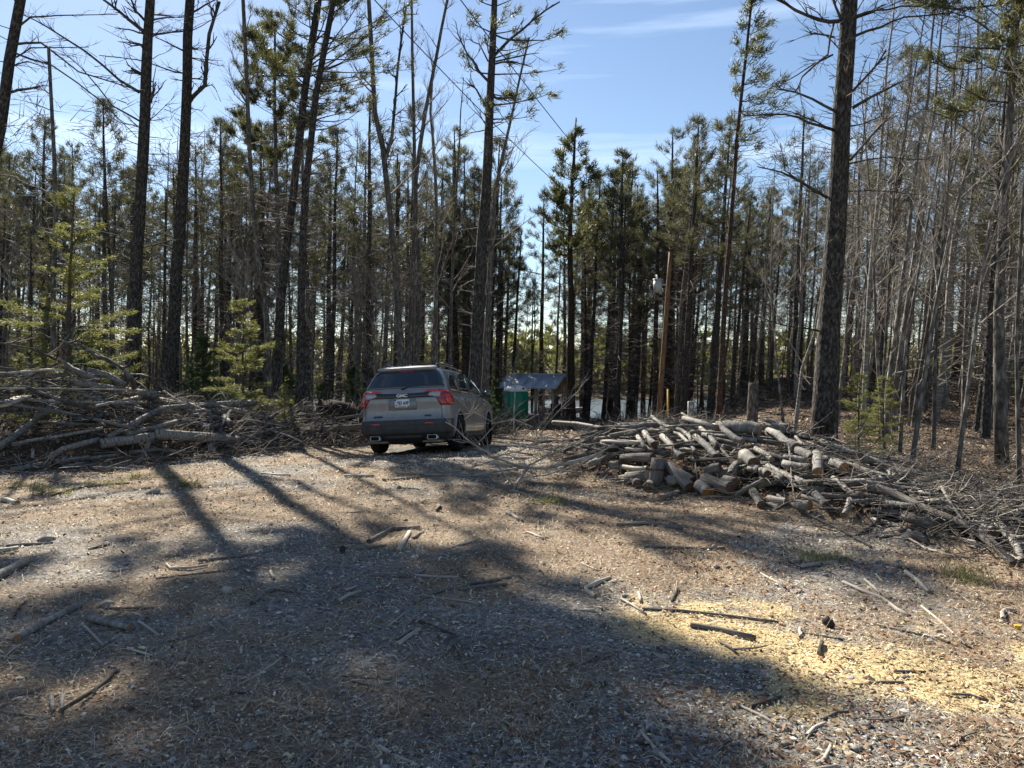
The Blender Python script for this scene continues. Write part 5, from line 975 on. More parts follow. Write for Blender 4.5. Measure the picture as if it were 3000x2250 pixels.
# ------------------------------------------------------------------ the car (x to its right, y forward, z up, origin at the rear on the ground)
def tab(t):
    xs = [a for a, _ in t]; ys = [b for _, b in t]; return lambda z: float(np.interp(z, xs, ys))
cw = tab([(.20, .80), (.30, .90), (.45, .945), (.6, .957), (.8, .957), (1.0, .948), (1.10, .93), (1.17, .905), (1.22, .885), (1.3, .855), (1.45, .80), (1.55, .75), (1.62, .705), (1.67, .65), (1.70, .52), (1.715, .30)])
cr = tab([(.20, .34), (.28, .16), (.38, .04), (.5, .0), (.62, .0), (.66, .012), (.69, .05), (.78, .07), (.9, .065), (1.02, .05), (1.10, .055), (1.2, .085), (1.26, .12), (1.45, .25), (1.60, .35), (1.64, .38), (1.67, .46), (1.70, .75), (1.715, 1.15)])
cf = tab([(.20, 4.55), (.3, 4.75), (.5, 4.88), (.8, 4.88), (.93, 4.82), (1.0, 4.55), (1.07, 4.1), (1.11, 3.75), (1.2, 3.6), (1.4, 3.2), (1.55, 2.95), (1.62, 2.7), (1.70, 2.3), (1.715, 1.9)])
def outline(u, z):
    """u 0..1 across the rear, 1..2 round the corner, 2.. along the side in metres"""
    w = cw(z); r0 = cr(z); rx = .30 if z < 1.15 else .22; ry = .20 if z < 1.15 else .13
    ry = min(ry, w * .5); crown = .05
    if u <= 1: y = u * (w - ry); return Vector((y, r0 + crown * (y / w) ** 2, z))
    if u <= 2:
        a = (u - 1) * pi / 2; y = w - ry + ry * sin(a); x0 = r0 + crown * ((w - ry) / w) ** 2; return Vector((y, x0 + rx * (1 - cos(a)) ** .9, z))
    x0 = r0 + crown * ((w - ry) / w) ** 2 + rx; x = x0 + (u - 2); return Vector((w - .02 * max(0, x - 2.8) ** 2 * .5, x, z))
def onormal(u, z, sg=1):
    e = .004; du = outline(u + e, z) - outline(max(0, u - e), z); dz = outline(u, z + e) - outline(u, z - e); n = du.cross(dz) * -1
    n = -n if n.dot(Vector((outline(u, z).x, outline(u, z).y - 2.4, 0))) < 0 else n; return n.normalized()
def usd(x, z):   # side parameter for a given length position
    w = cw(z); rx = .30 if z < 1.15 else .22; ry = min(.20 if z < 1.15 else .13, w * .5); x0 = cr(z) + .05 * ((w - ry) / w) ** 2 + rx
    return 2 + (x - x0) if x >= x0 else 1 + math.acos(max(-1, min(1, 1 - (max(0, x - (x0 - rx)) / rx) ** (1 / .9)))) / (pi / 2)
q = N('car_paint', .34, .5); q.b.inputs['Metallic'].default_value = .1; q.b.inputs['Coat Weight'].default_value = .7; q.b.inputs['Coat Roughness'].default_value = .06
nz = q.noise(q.coord(), 7, 5); q.color(q.ramp(nz, [(.3, (.16, .168, .175)), (.7, (.21, .215, .22))])); M['paint'] = q.m
q = N('dusty_cladding', .6, .35); q.color(q.ramp(q.noise(q.coord(), 6, 5), [(.3, (.028, .029, .032)), (.7, (.06, .057, .052))])); M['clad'] = q.m
q = N('tinted_glass', .04, .7); q.color((.008, .012, .018)); q.b.inputs['Coat Weight'].default_value = .6; M['glass'] = q.m
q = N('red_lens', .15, .6); q.color((.55, .012, .018)); q.b.inputs['Coat Weight'].default_value = .8; M['red'] = q.m
q = N('dark_red_lens', .2, .6); q.color((.22, .008, .012)); M['darkred'] = q.m
M['clear'] = solid('clear_lens', (.32, .34, .37), .15, .7, 0, .2, 30); M['gloss'] = solid('gloss_black_trim', (.02, .022, .028), .15, .6)
M['chrome'] = solid('satin_metal', (.45, .44, .42), .3, .5, .9, .1); M['rubber'] = solid('tyre_rubber', (.018, .017, .016), .9, .15, 0, .3, 30); M['rim'] = solid('black_alloy', (.03, .032, .036), .35, .5, .5)
M['plate'] = solid('plate_white', (.70, .72, .74), .4, .4, 0, .04); M['ink'] = solid('black_ink', (.012, .013, .02), .5, .3); M['tan'] = solid('dusty_skid_plate', (.30, .235, .15), .55, .3, .3, .2, 9); M['interior'] = solid('dark_interior', (.012, .012, .014), .9, .1)
fw = Vector((sin(radians(10.5)), cos(radians(10.5)), -.055)).normalized(); rt = Vector((cos(radians(10.5)), -sin(radians(10.5)), .050)); rt = (rt - fw * rt.dot(fw)).normalized(); upv = rt.cross(fw).normalized()
co = Vector((-2.20, 15.52, 0)); co.z = float(np.mean([gz(co.x + rt.x * a + fw.x * b, co.y + rt.y * a + fw.y * b) - (rt.z * a + fw.z * b) for a in (-.8, .8) for b in (1, 3.86)])) - .005
CM = Matrix(((rt.x, fw.x, upv.x, co.x), (rt.y, fw.y, upv.y, co.y), (rt.z, fw.z, upv.z, co.z), (0, 0, 0, 1))) @ Matrix.Diagonal((1.01, 1.0, 1.055, 1))
car = empty('parked_car', M=CM); tag(car, 'grey mid-size sport utility vehicle parked on the track, seen from behind', 'car')
zs = [.20, .24, .28, .33, .38, .44, .5, .56, .62, .65, .665, .69, .74, .8, .86, .92, .98, 1.02, 1.06, 1.10, 1.14, 1.18, 1.22, 1.26, 1.31, 1.37, 1.43, 1.49, 1.54, 1.58, 1.62, 1.65, 1.675, 1.69, 1.70, 1.712]
m = MB(); nu = 0
for z in zs:
    half = [outline(i / 7, z) for i in range(7)] + [outline(1 + i / 7, z) for i in range(7)]
    x0 = outline(2, z).y; xf = cf(z); rx = min(.55, (xf - x0) * .3); w = cw(z)
    half += [Vector((outline(2 + (xf - rx - x0) * i / 26, z).x, x0 + (xf - rx - x0) * i / 26, z)) for i in range(27)]
    wl_ = half[-1].x
    half += [Vector((wl_ - .38 * (1 - cos(pi / 2 * i / 6)) if wl_ > .4 else wl_ * cos(pi / 2 * i / 7), xf - rx + rx * sin(pi / 2 * i / 6) * .92, z)) for i in range(1, 7)]
    e = half[-1]; half += [Vector((e.x * (1 - i / 3), e.y + (xf - e.y) * (i / 3) ** .5, z)) for i in range(1, 4)]
    loop = half + [Vector((-p_.x, p_.y, p_.z)) for p_ in reversed(half[1:-1])]; nu = len(loop); m.v += [tuple(p_) for p_ in loop]
for i in range(len(zs) - 1):
    for k in range(nu): m.face((i * nu + k, i * nu + (k + 1) % nu, (i + 1) * nu + (k + 1) % nu, (i + 1) * nu + k), 1 if zs[i] < .655 and False else 0)
m.face(tuple(range(nu - 1, -1, -1)), 1); m.face(tuple((len(zs) - 1) * nu + k for k in range(nu)), 0)
body = m.build('body', [M['paint'], M['clad'], M['interior']], car)
cut = MB()
for yc in (1.0, 3.86):
    cut.tube([(-1.3, yc, .375), (1.3, yc, .375)], .435, 32, 2, 2)
cutter = cut.build('cutter', [M['paint'], M['clad'], M['interior']]); cutter.matrix_world = CM
md = body.modifiers.new('b', 'BOOLEAN'); md.object = cutter; md.operation = 'DIFFERENCE'; md.solver = 'EXACT'
dg = bpy.context.evaluated_depsgraph_get(); dg.update(); me2 = bpy.data.meshes.new_from_object(body.evaluated_get(dg)); body.modifiers.clear(); body.data = me2; bpy.data.objects.remove(cutter)
for p_ in me2.polygons:
    p_.use_smooth = p_.material_index == 0
    c_ = p_.center
    if p_.material_index == 0 and any(abs(math.hypot(c_.y - yc, c_.z - .375) - .435) < .01 and abs(c_.x) < .93 for yc in (1.0, 3.86)): p_.material_index = 2
    if p_.material_index == 0 and (c_.z < .40 or (c_.z < .665 and c_.y < .55)): p_.material_index = 1
for k in range(3 - len(me2.materials)): me2.materials.append(M['interior'])
def patch(name, U, zb, zt, mat, sg=1, off=.004, th=.008, nz=4, parent=None, label=None):
    """a panel lying on the body: U list of u positions, zb/zt bottom and top height at each"""
    m = MB(); n = len(U); pts = []
    for lay in (off, off + th):
        for i, u in enumerate(U):
            for j in range(nz + 1):
                z = zb[i] + (zt[i] - zb[i]) * j / nz; p_ = outline(u, z) + onormal(u, z) * lay; pts.append((p_.x * sg, p_.y, p_.z))
    m.v = pts; K = n * (nz + 1); fl = (lambda t: t) if sg > 0 else (lambda t: tuple(reversed(t)))
    for i in range(n - 1):
        for j in range(nz):
            a = i * (nz + 1) + j; b_ = a + nz + 1; m.face(fl((K + a, K + b_, K + b_ + 1, K + a + 1)))
    for i in range(n - 1):
        for j in (0, nz):
            a = i * (nz + 1) + j; b_ = a + nz + 1; m.face(fl((a, b_, K + b_, K + a) if j == 0 else (b_, a, K + a, K + b_)))
    for i in (0, n - 1):
        for j in range(nz):
            a = i * (nz + 1) + j; m.face(fl((a + 1, a, K + a, K + a + 1) if i == 0 else (a, a + 1, K + a + 1, K + a)))
    o = m.build(name, [mat], parent or car)
    if label: tag(o, label)
    return o
def mirror_patch(name, U, zb, zt, mat, off=.004, th=.008, nz=4, parent=None, label=None):
    """across the whole rear: U from 0 outward, mirrored to the other side"""
    m = MB(); full = [(-u, a, b_) for u, a, b_ in reversed(list(zip(U, zb, zt))[1:])] + list(zip(U, zb, zt)); n = len(full); pts = []
    for lay in (off, off + th):
        for (u, b0, t0) in full:
            s_ = -1 if u < 0 else 1
            for j in range(nz + 1): z = b0 + (t0 - b0) * j / nz; p_ = outline(abs(u), z) + onormal(abs(u), z) * lay; pts.append((p_.x * s_, p_.y, p_.z))
    m.v = pts; K = n * (nz + 1)
    for i in range(n - 1):
        for j in range(nz): a = i * (nz + 1) + j; b_ = a + nz + 1; m.face((K + a, K + b_, K + b_ + 1, K + a + 1))
        for j in (0, nz): a = i * (nz + 1) + j; b_ = a + nz + 1; m.face((a, b_, K + b_, K + a) if j == 0 else (b_, a, K + a, K + b_))
    for i in (0, n - 1):
        for j in range(nz): a = i * (nz + 1) + j; m.face((a + 1, a, K + a, K + a + 1) if i == 0 else (a, a + 1, K + a + 1, K + a))
    o = m.build(name, [mat], parent or car)
    if label: tag(o, label)
    return o
lin = lambda a, b_, n: [a + (b_ - a) * i / (n - 1) for i in range(n)]
# rear window, spoiler
U = lin(0, 1.55, 12); rw = mirror_patch('rear_window', U, [1.275 + .0 * u + .01 * max(0, u - 1) for u in U], [1.622 - .02 * max(0, u - 1) for u in U], M['glass'], .004, .006, 7)
U = lin(0, 1.35, 10); sp_ = mirror_patch('spoiler', U, [1.632] * 10, [1.685 - .010 * u ** 2 for u in U], M['paint'], .0, .055, 4)
m = MB(); b0 = outline(0, 1.635) + onormal(0, 1.635) * .03; m.box(-.19, .19, b0.y - .012, b0.y + .03, 1.600, 1.632); m.build('high_brake_light', [M['darkred']], car)
# tailgate parts
U = lin(0, 1.05, 8); mirror_patch('tailgate_trim', U, [1.085] * 8, [1.165 + .02 * u for u in U], M['gloss'], .003, .010, 2)
for s_ in (-1, 1):
    tl = patch('tail_light', lin(.94, 2.10, 14), [.925 if u > 1.08 else .925 + (1.08 - u) * 1.1 for u in lin(.94, 2.10, 14)], [1.225 - .01 * max(0, u - 1.6) for u in lin(.94, 2.10, 14)], M['darkred'], s_, .004, .014, 5)
    patch('light_bar', lin(.60, 1.02, 6), [1.192, 1.190, 1.188, 1.185, 1.183, 1.182], [1.204, 1.214, 1.220, 1.222, 1.222, 1.222], M['red'], s_, .012, .012, 2, tl)
    patch('light_strip', lin(1.45, 1.85, 6), [.945] * 6, [1.205] * 6, M['red'], s_, .019, .008, 4, tl)
    patch('light_strip', lin(1.08, 1.46, 6), [1.175] * 6, [1.215] * 6, M['red'], s_, .019, .008, 2, tl)
    patch('light_strip', lin(1.12, 1.46, 6), [.945] * 6, [.985] * 6, M['red'], s_, .019, .007, 2, tl)
    patch('reverse_light', lin(.76, 1.16, 6), [1.11, 1.10, 1.09, 1.085, 1.08, 1.08], [1.178] * 6, M['clear'], s_, .016, .008, 2, tl)
    patch('reflector', lin(.62, .86, 5), [.572] * 5, [.602] * 5, M['red'], s_, .004, .008, 2)
    # exhaust
    ex = MB(); px_ = .60 * s_; yb = outline(.7, .36).y
    R4 = [(-.095, -.04), (.095, -.04), (.10, .0), (.09, .045), (-.09, .045), (-.10, 0)]
    def ring(sc, yy): return [(px_ + a * sc, yy, .318 + b_ * sc) for a, b_ in R4]
    ex.v = ring(1.12, yb - .035) + ring(.86, yb - .035) + ring(.84, yb + .16) + ring(1.12, yb + .16)
    for k in range(6):
        k2 = (k + 1) % 6
        ex.face((k2, k, 6 + k, 6 + k2), 0); ex.face((6 + k2, 6 + k, 12 + k, 12 + k2), 1); ex.face((k, k2, 18 + k2, 18 + k), 0)
    ex.face(tuple(12 + k for k in range(6)), 1); ex.build('exhaust_tip', [M['chrome'], M['ink']], car, smooth=False)
    # skid corner
    m = MB(); m.box(.36 * s_ if s_ > 0 else -.78, .78 if s_ > 0 else -.36, .13, .42, .215, .262, 0, None, .02); tag(m.build('skid_corner', [M['tan']], car), 'dusty tan lower bumper corner')
U = lin(0, 1.9, 16); mirror_patch('bumper_step', U, [.395] * 16, [.555 + .0 * u for u in U], M['clad'], .0, .028, 4)
m = MB(); m.box(-.40, .40, .03, .20, .30, .38, 0, None, .03); m.build('tow_cover', [M['clad']], car)
m = MB(); m.tube([(-.55, .5, .26), (-.2, .45, .25), (.2, .5, .24), (.55, .45, .26)], .035, 8, 0, 0); m.tube([(-.55, .42, .27), (.55, .42, .27)], .02, 6, 0, 0); m.build('exhaust_pipe', [M['chrome']], car)
m = MB(); m.box(-.8, .8, .45, 4.3, .19, .245, 0); m.build('underbody', [M['interior']], car)
# plate recess, plate, letters
def text(s, size, mat, parent, P, name, ex=.003, rot=None, bold=0.0, sx=1.0):
    cu = bpy.data.curves.new(name, 'FONT'); cu.body = s; cu.size = size; cu.extrude = ex; cu.align_x = 'CENTER'; cu.align_y = 'CENTER'; cu.offset = bold
    t = bpy.data.objects.new(name, cu); COL.objects.link(t); d_ = bpy.context.evaluated_depsgraph_get(); d_.update(); me = bpy.data.meshes.new_from_object(t.evaluated_get(d_)); bpy.data.objects.remove(t)
    me.materials.clear(); me.materials.append(mat); o = link(name, me, parent, P); o.rotation_euler = rot or (pi / 2, 0, 0); o.scale = (sx, 1, 1); return o
yb = outline(0, .98).y
rc = MB(); rc.box(-.29, .29, yb - .006, yb + .02, .855, 1.078, 0, None, .004); rc.build('plate_recess', [solid('recess_paint', (.17, .18, .19), .35, .5, .2)], car)
pl = MB(); pl.box(-.152, .152, yb - .018, yb - .010, .905, 1.062); plate = pl.build('licence_plate', [M['plate']], car); text('957 AVF', .088, M['ink'], plate, (.018, yb - .021, .985), 'plate_number', .002, bold=.0028, sx=.80)
pk = MB(); pk.box(-.152, -.125, yb - .0205, yb - .0185, 1.035, 1.062); pk.box(-.14, -.11, yb - .0205, yb - .0185, .935, .95); pk.box(.118, .142, yb - .0205, yb - .0185, .908, .93); pk.box(-.08, .08, yb - .0205, yb - .0185, .915, .922); pk.build('plate_marks', [M['ink']], plate, smooth=False)
text('GMC', .078, M['chrome'], car, (0, outline(0, 1.13).y - .020, 1.128), 'tailgate_badge', .005, bold=.002, sx=1.35)
text('ACADIA', .042, M['ink'], car, (-.52, outline(.6, .735).y - .008, .735), 'model_badge', .004, bold=.0015, sx=1.25); text('AWD', .040, M['ink'], car, (.52, outline(.6, .735).y - .008, .735), 'drive_badge', .004, bold=.0015, sx=1.4)
m = MB(); yw = outline(0, 1.275).y; m.box(-.03, .03, yw - .03, yw + .01, 1.245, 1.285, 0, None, .006); m.tube([(0, yw - .03, 1.268), (.12, yw + .005, 1.30), (.38, yw + .02, 1.303)], [.014, .010, .006], 6, 0, 0); m.build('rear_wiper', [M['ink']], car)
# shut lines
for s_ in (-1, 1):
    m = MB(); pts = [outline(1.15, z) + onormal(1.15, z) * .001 for z in lin(.67, .93, 5)]; m.tube([(p_.x * s_, p_.y, p_.z) for p_ in pts], .005, 4, 0); m.build('shut_line', [M['ink']], car)
# side windows and doors (both sides)
for s_ in (1, -1):
    def sw(name, xs, zb, zt, mat, **k): return patch(name, [usd(x_, (a + b_) / 2) for x_, a, b_ in zip(xs, zb, zt)], zb, zt, mat, s_, **k)
    sw('side_window', lin(.52, 1.22, 8), [1.245, 1.235, 1.225, 1.22, 1.215, 1.21, 1.21, 1.21], [1.32, 1.44, 1.54, 1.59, 1.60, 1.605, 1.608, 1.61], M['glass'], off=.003, th=.006)
    sw('side_window', lin(1.36, 2.18, 8), [1.195] * 8, [1.52, 1.59, 1.61, 1.613, 1.616, 1.618, 1.62, 1.62], M['glass'], off=.003, th=.006)
    sw('side_window', lin(2.24, 3.42, 10), [1.185, 1.183, 1.18, 1.178, 1.175, 1.172, 1.17, 1.168, 1.166, 1.165], [1.615, 1.61, 1.59, 1.56, 1.51, 1.45, 1.385, 1.32, 1.255, 1.19], M['glass'], off=.003, th=.006)
    sw('window_trim', lin(.62, 3.5, 20), [1.178 - .006 * (x_ - .6) for x_ in lin(.62, 3.5, 20)], [1.192 - .006 * (x_ - .6) for x_ in lin(.62, 3.5, 20)], M['gloss'], off=.004, th=.010, nz=1)
    for x_ in (1.58, 2.62): m = MB(); p_ = outline(usd(x_, 1.06), 1.06) + Vector((.03, 0, 0)); m.tube([(p_.x * s_, x_, 1.06), (p_.x * s_, x_ + .2, 1.055)], .014, 6, 0, 0); m.build('door_handle', [M['paint']], car)
    for x_ in (2.22, 3.36): m = MB(); pts = [outline(usd(x_, z), z) + Vector((.0015, 0, 0)) for z in lin(.42, 1.17, 8)]; m.tube([(p_.x * s_, p_.y, p_.z) for p_ in pts], .004, 4, 0); m.build('shut_line', [M['ink']], car)
    sw('sill_trim', lin(1.46, 3.40, 12), [.25] * 12, [.335] * 12, M['clad'], off=.002, th=.02, nz=2)
    # arch lips
    for yc in (1.0, 3.86):
        m = MB(); P = []
        for k in range(15):
            a = radians(-8) + radians(196) * k / 14; x_ = yc + cos(a) * .455; z = .375 + sin(a) * .455; z = max(.25, z); w_ = cw(z) - (.01 * max(0, x_ - 2.8) ** 2); w_ = outline(usd(x_, z), z).x; P.append((w_ * s_, x_, z))
        m.tube(P, .024, 6, 0, 0); m.build('wheel_arch', [M['paint']], car)
        wh = empty('wheel'); wh.parent = car; wh.location = (.845 * s_, yc, .372)
        t = MB(); prof = [(-.115, .24), (-.122, .31), (-.112, .352), (-.07, .368), (0, .371), (.07, .368), (.112, .352), (.122, .31), (.115, .24)]
        nn = 44
        for k in range(nn):
            a = 2 * pi * k / nn
            for j, (xx, rr_) in enumerate(prof): g2 = -.010 if (k % 2 and 2 <= j <= 6) else 0; t.v.append((xx, cos(a) * (rr_ + g2), sin(a) * (rr_ + g2)))
        for k in range(nn):
            for j in range(len(prof) - 1): t.face((k * 9 + j, k * 9 + j + 1, ((k + 1) % nn) * 9 + j + 1, ((k + 1) % nn) * 9 + j))
        t.build('tyre', [M['rubber']], wh, smooth=False)
        t = MB(); t.tube([(.03 * s_, 0, 0), (.05 * s_, 0, 0)], .055, 12, 0, 0); t.tube([(-.10, 0, 0), (.085, 0, 0)], .245, 32, 0)
        t.tube([(-.03 * s_, 0, 0), (-.02 * s_, 0, 0)], .235, 24, 1, 1)
        for k in range(6):
            a = 2 * pi * k / 6
            for da in (-.16, .16): t.tube([(.055 * s_, cos(a) * .04, sin(a) * .04), (.075 * s_, cos(a + da) * .238, sin(a + da) * .238)], [.020, .013], 5, 0)
        t.build('rim', [M['rim'], M['ink']], wh)
    # mirror
    mr = MB(); mr.box(.98 * s_ if s_ > 0 else -1.17, 1.17 if s_ > 0 else -.98, 3.22, 3.32, 1.13, 1.27, 0, None, .025); mr.tube([(.86 * s_, 3.28, 1.15), (1.0 * s_, 3.27, 1.17)], .028, 6, 0, 0); mo = mr.build('side_mirror', [M['gloss']], car)
    mg = MB(); mg.box(1.0 * s_ if s_ > 0 else -1.15, 1.15 if s_ > 0 else -1.0, 3.213, 3.219, 1.15, 1.25, 0); mg.build('mirror_glass', [N('mirror_face', .05, .8).color((.08, .1, .11)).m], mo)
    # roof rail
    m = MB(); P = [(.56 * s_, .58, 1.68), (.575 * s_, .68, 1.755), (.58 * s_, 1.0, 1.77), (.58 * s_, 1.8, 1.765), (.57 * s_, 2.35, 1.74), (.56 * s_, 2.5, 1.68)]; m.tube(P, [.02, .026, .022, .022, .022, .02], 8, 0, 0); m.build('roof_rail', [M['gloss']], car)
    m = MB(); m.tube([(.58 * s_, 1.0, 1.785), (.58 * s_, 1.9, 1.78)], .014, 6, 0, 0); m.build('rail_cap', [M['chrome']], car)
m = MB(); nb = 6
m.v = [(-.04, .62, 1.68), (.04, .62, 1.68), (.04, .86, 1.70), (-.04, .86, 1.70), (-.010, .62, 1.775), (.010, .62, 1.775), (.008, .70, 1.76), (-.008, .70, 1.76)]
for f_ in ((0, 1, 5, 4), (1, 2, 6, 5), (2, 3, 7, 6), (3, 0, 4, 7), (4, 5, 6, 7), (3, 2, 1, 0)): m.face(f_)
m.build('antenna', [M['paint']], car, smooth=False)
U = lin(0, 1.5, 8)
# ------------------------------------------------------------------ portable toilet
D = 45.0; b = pt(1510, 1243, D); b.z = float(gz(b.x, D)) - .02; toi = empty('portable_toilet', b); toi.rotation_euler.z = radians(23); tag(toi, 'green portable toilet with a white domed roof standing before the open shed', 'portable toilet')
M['green'] = solid('green_plastic', (.01, .22, .12), .4, .45, 0, .12, 2); M['whitep'] = solid('white_plastic', (.86, .86, .84), .45, .4, 0, .08, 3)
h = .58; m = MB(); m.box(-h, h, -h, h, .06, 1.98, 0, None, .03); m.build('cabin', [M['green']], toi, smooth=False)
m = MB(); m.box(-h - .04, h + .04, -h - .04, h + .04, 0, .10, 0, None, .02); m.build('base', [M['green']], toi, smooth=False)
m = MB(); n_ = 9
for i in range(n_):
    a = i / (n_ - 1) * pi / 2; rr_ = cos(a); zz = 1.98 + .36 * sin(a)
    for k in range(24):
        t_ = 2 * pi * k / 24; cx_, sy_ = cos(t_), sin(t_); sq = (abs(cx_) ** 5 + abs(sy_) ** 5) ** (-1 / 5); q_ = (.61 * sq) * (rr_ ** .75) if i < n_ - 1 else .02; m.v.append((cx_ * q_, sy_ * q_, zz))
for i in range(n_ - 1):
    for k in range(24): m.face((i * 24 + k, i * 24 + (k + 1) % 24, (i + 1) * 24 + (k + 1) % 24, (i + 1) * 24 + k))
m.face(tuple((n_ - 1) * 24 + k for k in range(24))); m.face(tuple(23 - k for k in range(24))); roof = m.build('roof', [M['whitep']], toi)
m = MB(); m.box(.20, .31, -.60, -.50, 2.10, 2.20, 0); m.build('roof_vent', [M['ink']], toi, smooth=False)
m = MB(); m.box(-.40, .40, -h - .022, -h - .002, .16, 1.86, 0, None, .006); door = m.build('door', [M['green']], toi, smooth=False)
for z in (.62, 1.22): m = MB(); m.box(-h - .012, h + .012, -h - .035, h + .012, z, z + .035, 0, None, .006); m.build('rib', [M['green']], toi, smooth=False)
for y_ in (-.28, .28): m = MB(); m.box(h + .001, h + .018, y_ - .22, y_ + .22, .2, 1.62, 0, None, .006); m.build('side_panel', [M['green']], toi, smooth=False)
text('CAN 002', .16, M['whitep'], toi, (h + .022, 0, 1.80), 'number', .003, (pi / 2, 0, pi / 2), bold=.004, sx=1.1)
m = MB(); m.tube([(-h + .1, h - .1, 1.95), (-h + .1, h - .1, 2.45)], .05, 8, 0, 0); m.build('vent_pipe', [M['whitep']], toi)
# ------------------------------------------------------------------ open shed with a metal roof
D = 50.5; th = radians(-28); b = pt(1572, 1218, D); b.z = float(gz(b.x, D)); sh = empty('open_shed', b); sh.rotation_euler.z = th; tag(sh, 'open timber shed with a blue-grey metal roof and boarded gable by the lake', 'shed')
q = N('blue_metal_roofing', .7, .3); q.color(q.ramp(q.noise(q.coord(), 1.6, 4), [(.35, (.46, .53, .66)), (.7, (.52, .59, .71))])); M['roofm'] = q.m
M['ply'] = solid('raw_lumber', (.50, .38, .24), .8, .2, 0, .22, 3); M['stud'] = solid('grey_lumber', (.46, .41, .34), .85, .2, 0, .2, 4)
Lx, Wy, EH, RH = 1.75, 1.25, 2.10, 2.86
m = MB(); m.box(-Lx, Lx, -Wy, Wy, .10, .24); m.build('floor', [M['stud']], sh, smooth=False)
for x_ in (-1.4, 0, 1.4): m = MB(); m.box(x_ - .15, x_ + .15, -Wy + .1, Wy - .1, -.25, .10); m.build('skid', [M['ink']], sh, smooth=False)
for (x_, y_) in [(Lx - .05, -Wy + .05), (Lx - .05, -.45), (Lx - .05, .45), (Lx - .05, Wy - .05), (-Lx + .05, -Wy + .05), (-Lx + .05, Wy - .05), (-Lx + .05, 0), (-.9, -Wy + .05), (-.2, -Wy + .05), (.5, -Wy + .05), (1.1, -Wy + .05), (-.6, Wy - .05), (.6, Wy - .05)]:
    m = MB(); m.box(x_ - .055, x_ + .055, y_ - .05, y_ + .05, .24, EH); m.build('post', [M['stud']], sh, smooth=False)
for y_ in (-Wy + .05, Wy - .05): m = MB(); m.box(-Lx, Lx, y_ - .052, y_ + .052, EH, EH + .12); m.build('top_plate', [M['stud']], sh, smooth=False)
m = MB(); m.tube([(-1.2, -Wy - .02, .4), (1.15, -Wy - .02, 2.05)], .055, 4, 0, 0); m.build('brace', [M['stud']], sh)
# gable boards on the right end
nb = 9
for k in range(nb):
    y0 = -Wy + 2 * Wy * k / nb + .006; y1 = -Wy + 2 * Wy * (k + 1) / nb - .006; f0 = EH + .10 + (RH - EH - .1) * (1 - abs(y0) / Wy); f1 = EH + .10 + (RH - EH - .1) * (1 - abs(y1) / Wy)
    m = MB(); pr = R.uniform(0, .008); poly = [(y0, EH - .42), (y1, EH - .42), (y1, f1)] + ([(0, RH)] if y0 < 0 < y1 else []) + [(y0, f0)]
    m.prism(poly, .025, 0, Matrix(((0, 1, 0, Lx + .004 + pr), (1, 0, 0, 0), (0, 0, 1, 0), (0, 0, 0, 1)))); m.build('gable_board', [M['ply']], sh, smooth=False)
m = MB(); m.box(Lx + .035, Lx + .075, -Wy, Wy, EH - .50, EH - .40); m.build('gable_rail', [M['stud']], sh, smooth=False)
for s_ in (-1, 1):
    npn = 5
    for k in range(npn):
        x0 = -Lx - .40 + (2 * Lx + .80) * k / npn; x1 = -Lx - .40 + (2 * Lx + .80) * (k + 1) / npn - .008; m = MB(); ov = .38
        sl = (RH - EH - .1) / Wy; ye = (Wy + ov) * s_; ze = RH + .03 - sl * (Wy + ov)
        e_ = .002 * (k % 2)
        m.v = [(x0, 0, RH + .04 + e_), (x1, 0, RH + .04 + e_), (x1, ye, ze + e_), (x0, ye, ze + e_)]; m.v += [(a, b_, c_ - .03) for a, b_, c_ in m.v]
        for f_ in ((0, 1, 2, 3), (7, 6, 5, 4), (0, 4, 5, 1), (1, 5, 6, 2), (2, 6, 7, 3), (3, 7, 4, 0)): m.face(f_ if s_ < 0 else tuple(reversed(f_)))
        for kk in range(3): xx = x0 + (x1 - x0) * (kk + .5) / 3; m.tube([(xx, 0.02 * s_, RH + .05), (xx, ye, ze + .012)], .012, 4, 0)
        m.build('roof_panel', [M['roofm']], sh, smooth=False)
m = MB(); m.tube([(-Lx - .42, 0, RH + .055), (Lx + .42, 0, RH + .055)], .05, 6, 0, 0); m.build('ridge_cap', [M['roofm']], sh)
# covered grill, bucket, boat hull by the shed
D = 48.5; b = pt(1628, 1228, D); b.z = float(gz(b.x, D)); gr = empty('barbecue', b); tag(gr, 'black barbecue with side shelf and stovepipe standing before the shed', 'barbecue')
m = MB(); m.box(-.30, .30, -.25, .25, .05, .72, 0, None, .04); m.build('cabinet', [M['ink']], gr, smooth=False)
m = MB(); m.tube([(-.32, 0, .86), (.34, 0, .86)], .25, 14, 0, 0); m.build('lid', [M['black']], gr)
m = MB(); m.box(.30, .72, -.22, .22, .70, .75, 0, None, .01); m.build('side_shelf', [M['ink']], gr, smooth=False)
m = MB(); m.box(-.66, -.30, -.22, .22, .66, .70, 0, None, .01); m.build('side_shelf', [M['ink']], gr, smooth=False)
m = MB(); m.tube([(.52, 0, 0), (.52, 0, .70)], .03, 6, 0, 0); m.build('leg', [M['ink']], gr)
m = MB(); m.tube([(.12, 0, 1.0), (.12, 0, 1.42)], .075, 10, 0, 0); m.tube([(.02, 0, 1.42), (.24, 0, 1.50)], .09, 8, 0, 0); m.build('chimney', [M['ink']], gr)
D = 47.5; b = pt(1672, 1226, D); b.z = float(gz(b.x, D)); m = MB(); m.tube([(0, 0, 0), (0, 0, .34)], [.13, .16], 14, 0, 0); m.tube([(0, 0, .34), (0, 0, .36)], .172, 14, 0, 0)
tag(m.build('bucket', [M['whitep']], None, b), 'white plastic bucket on the ground at the corner of the shed', 'bucket')
D = 52.2; b = pt(1650, 1216, D); b.z = float(gz(b.x, D)) + .2; m = MB(); n_ = 11
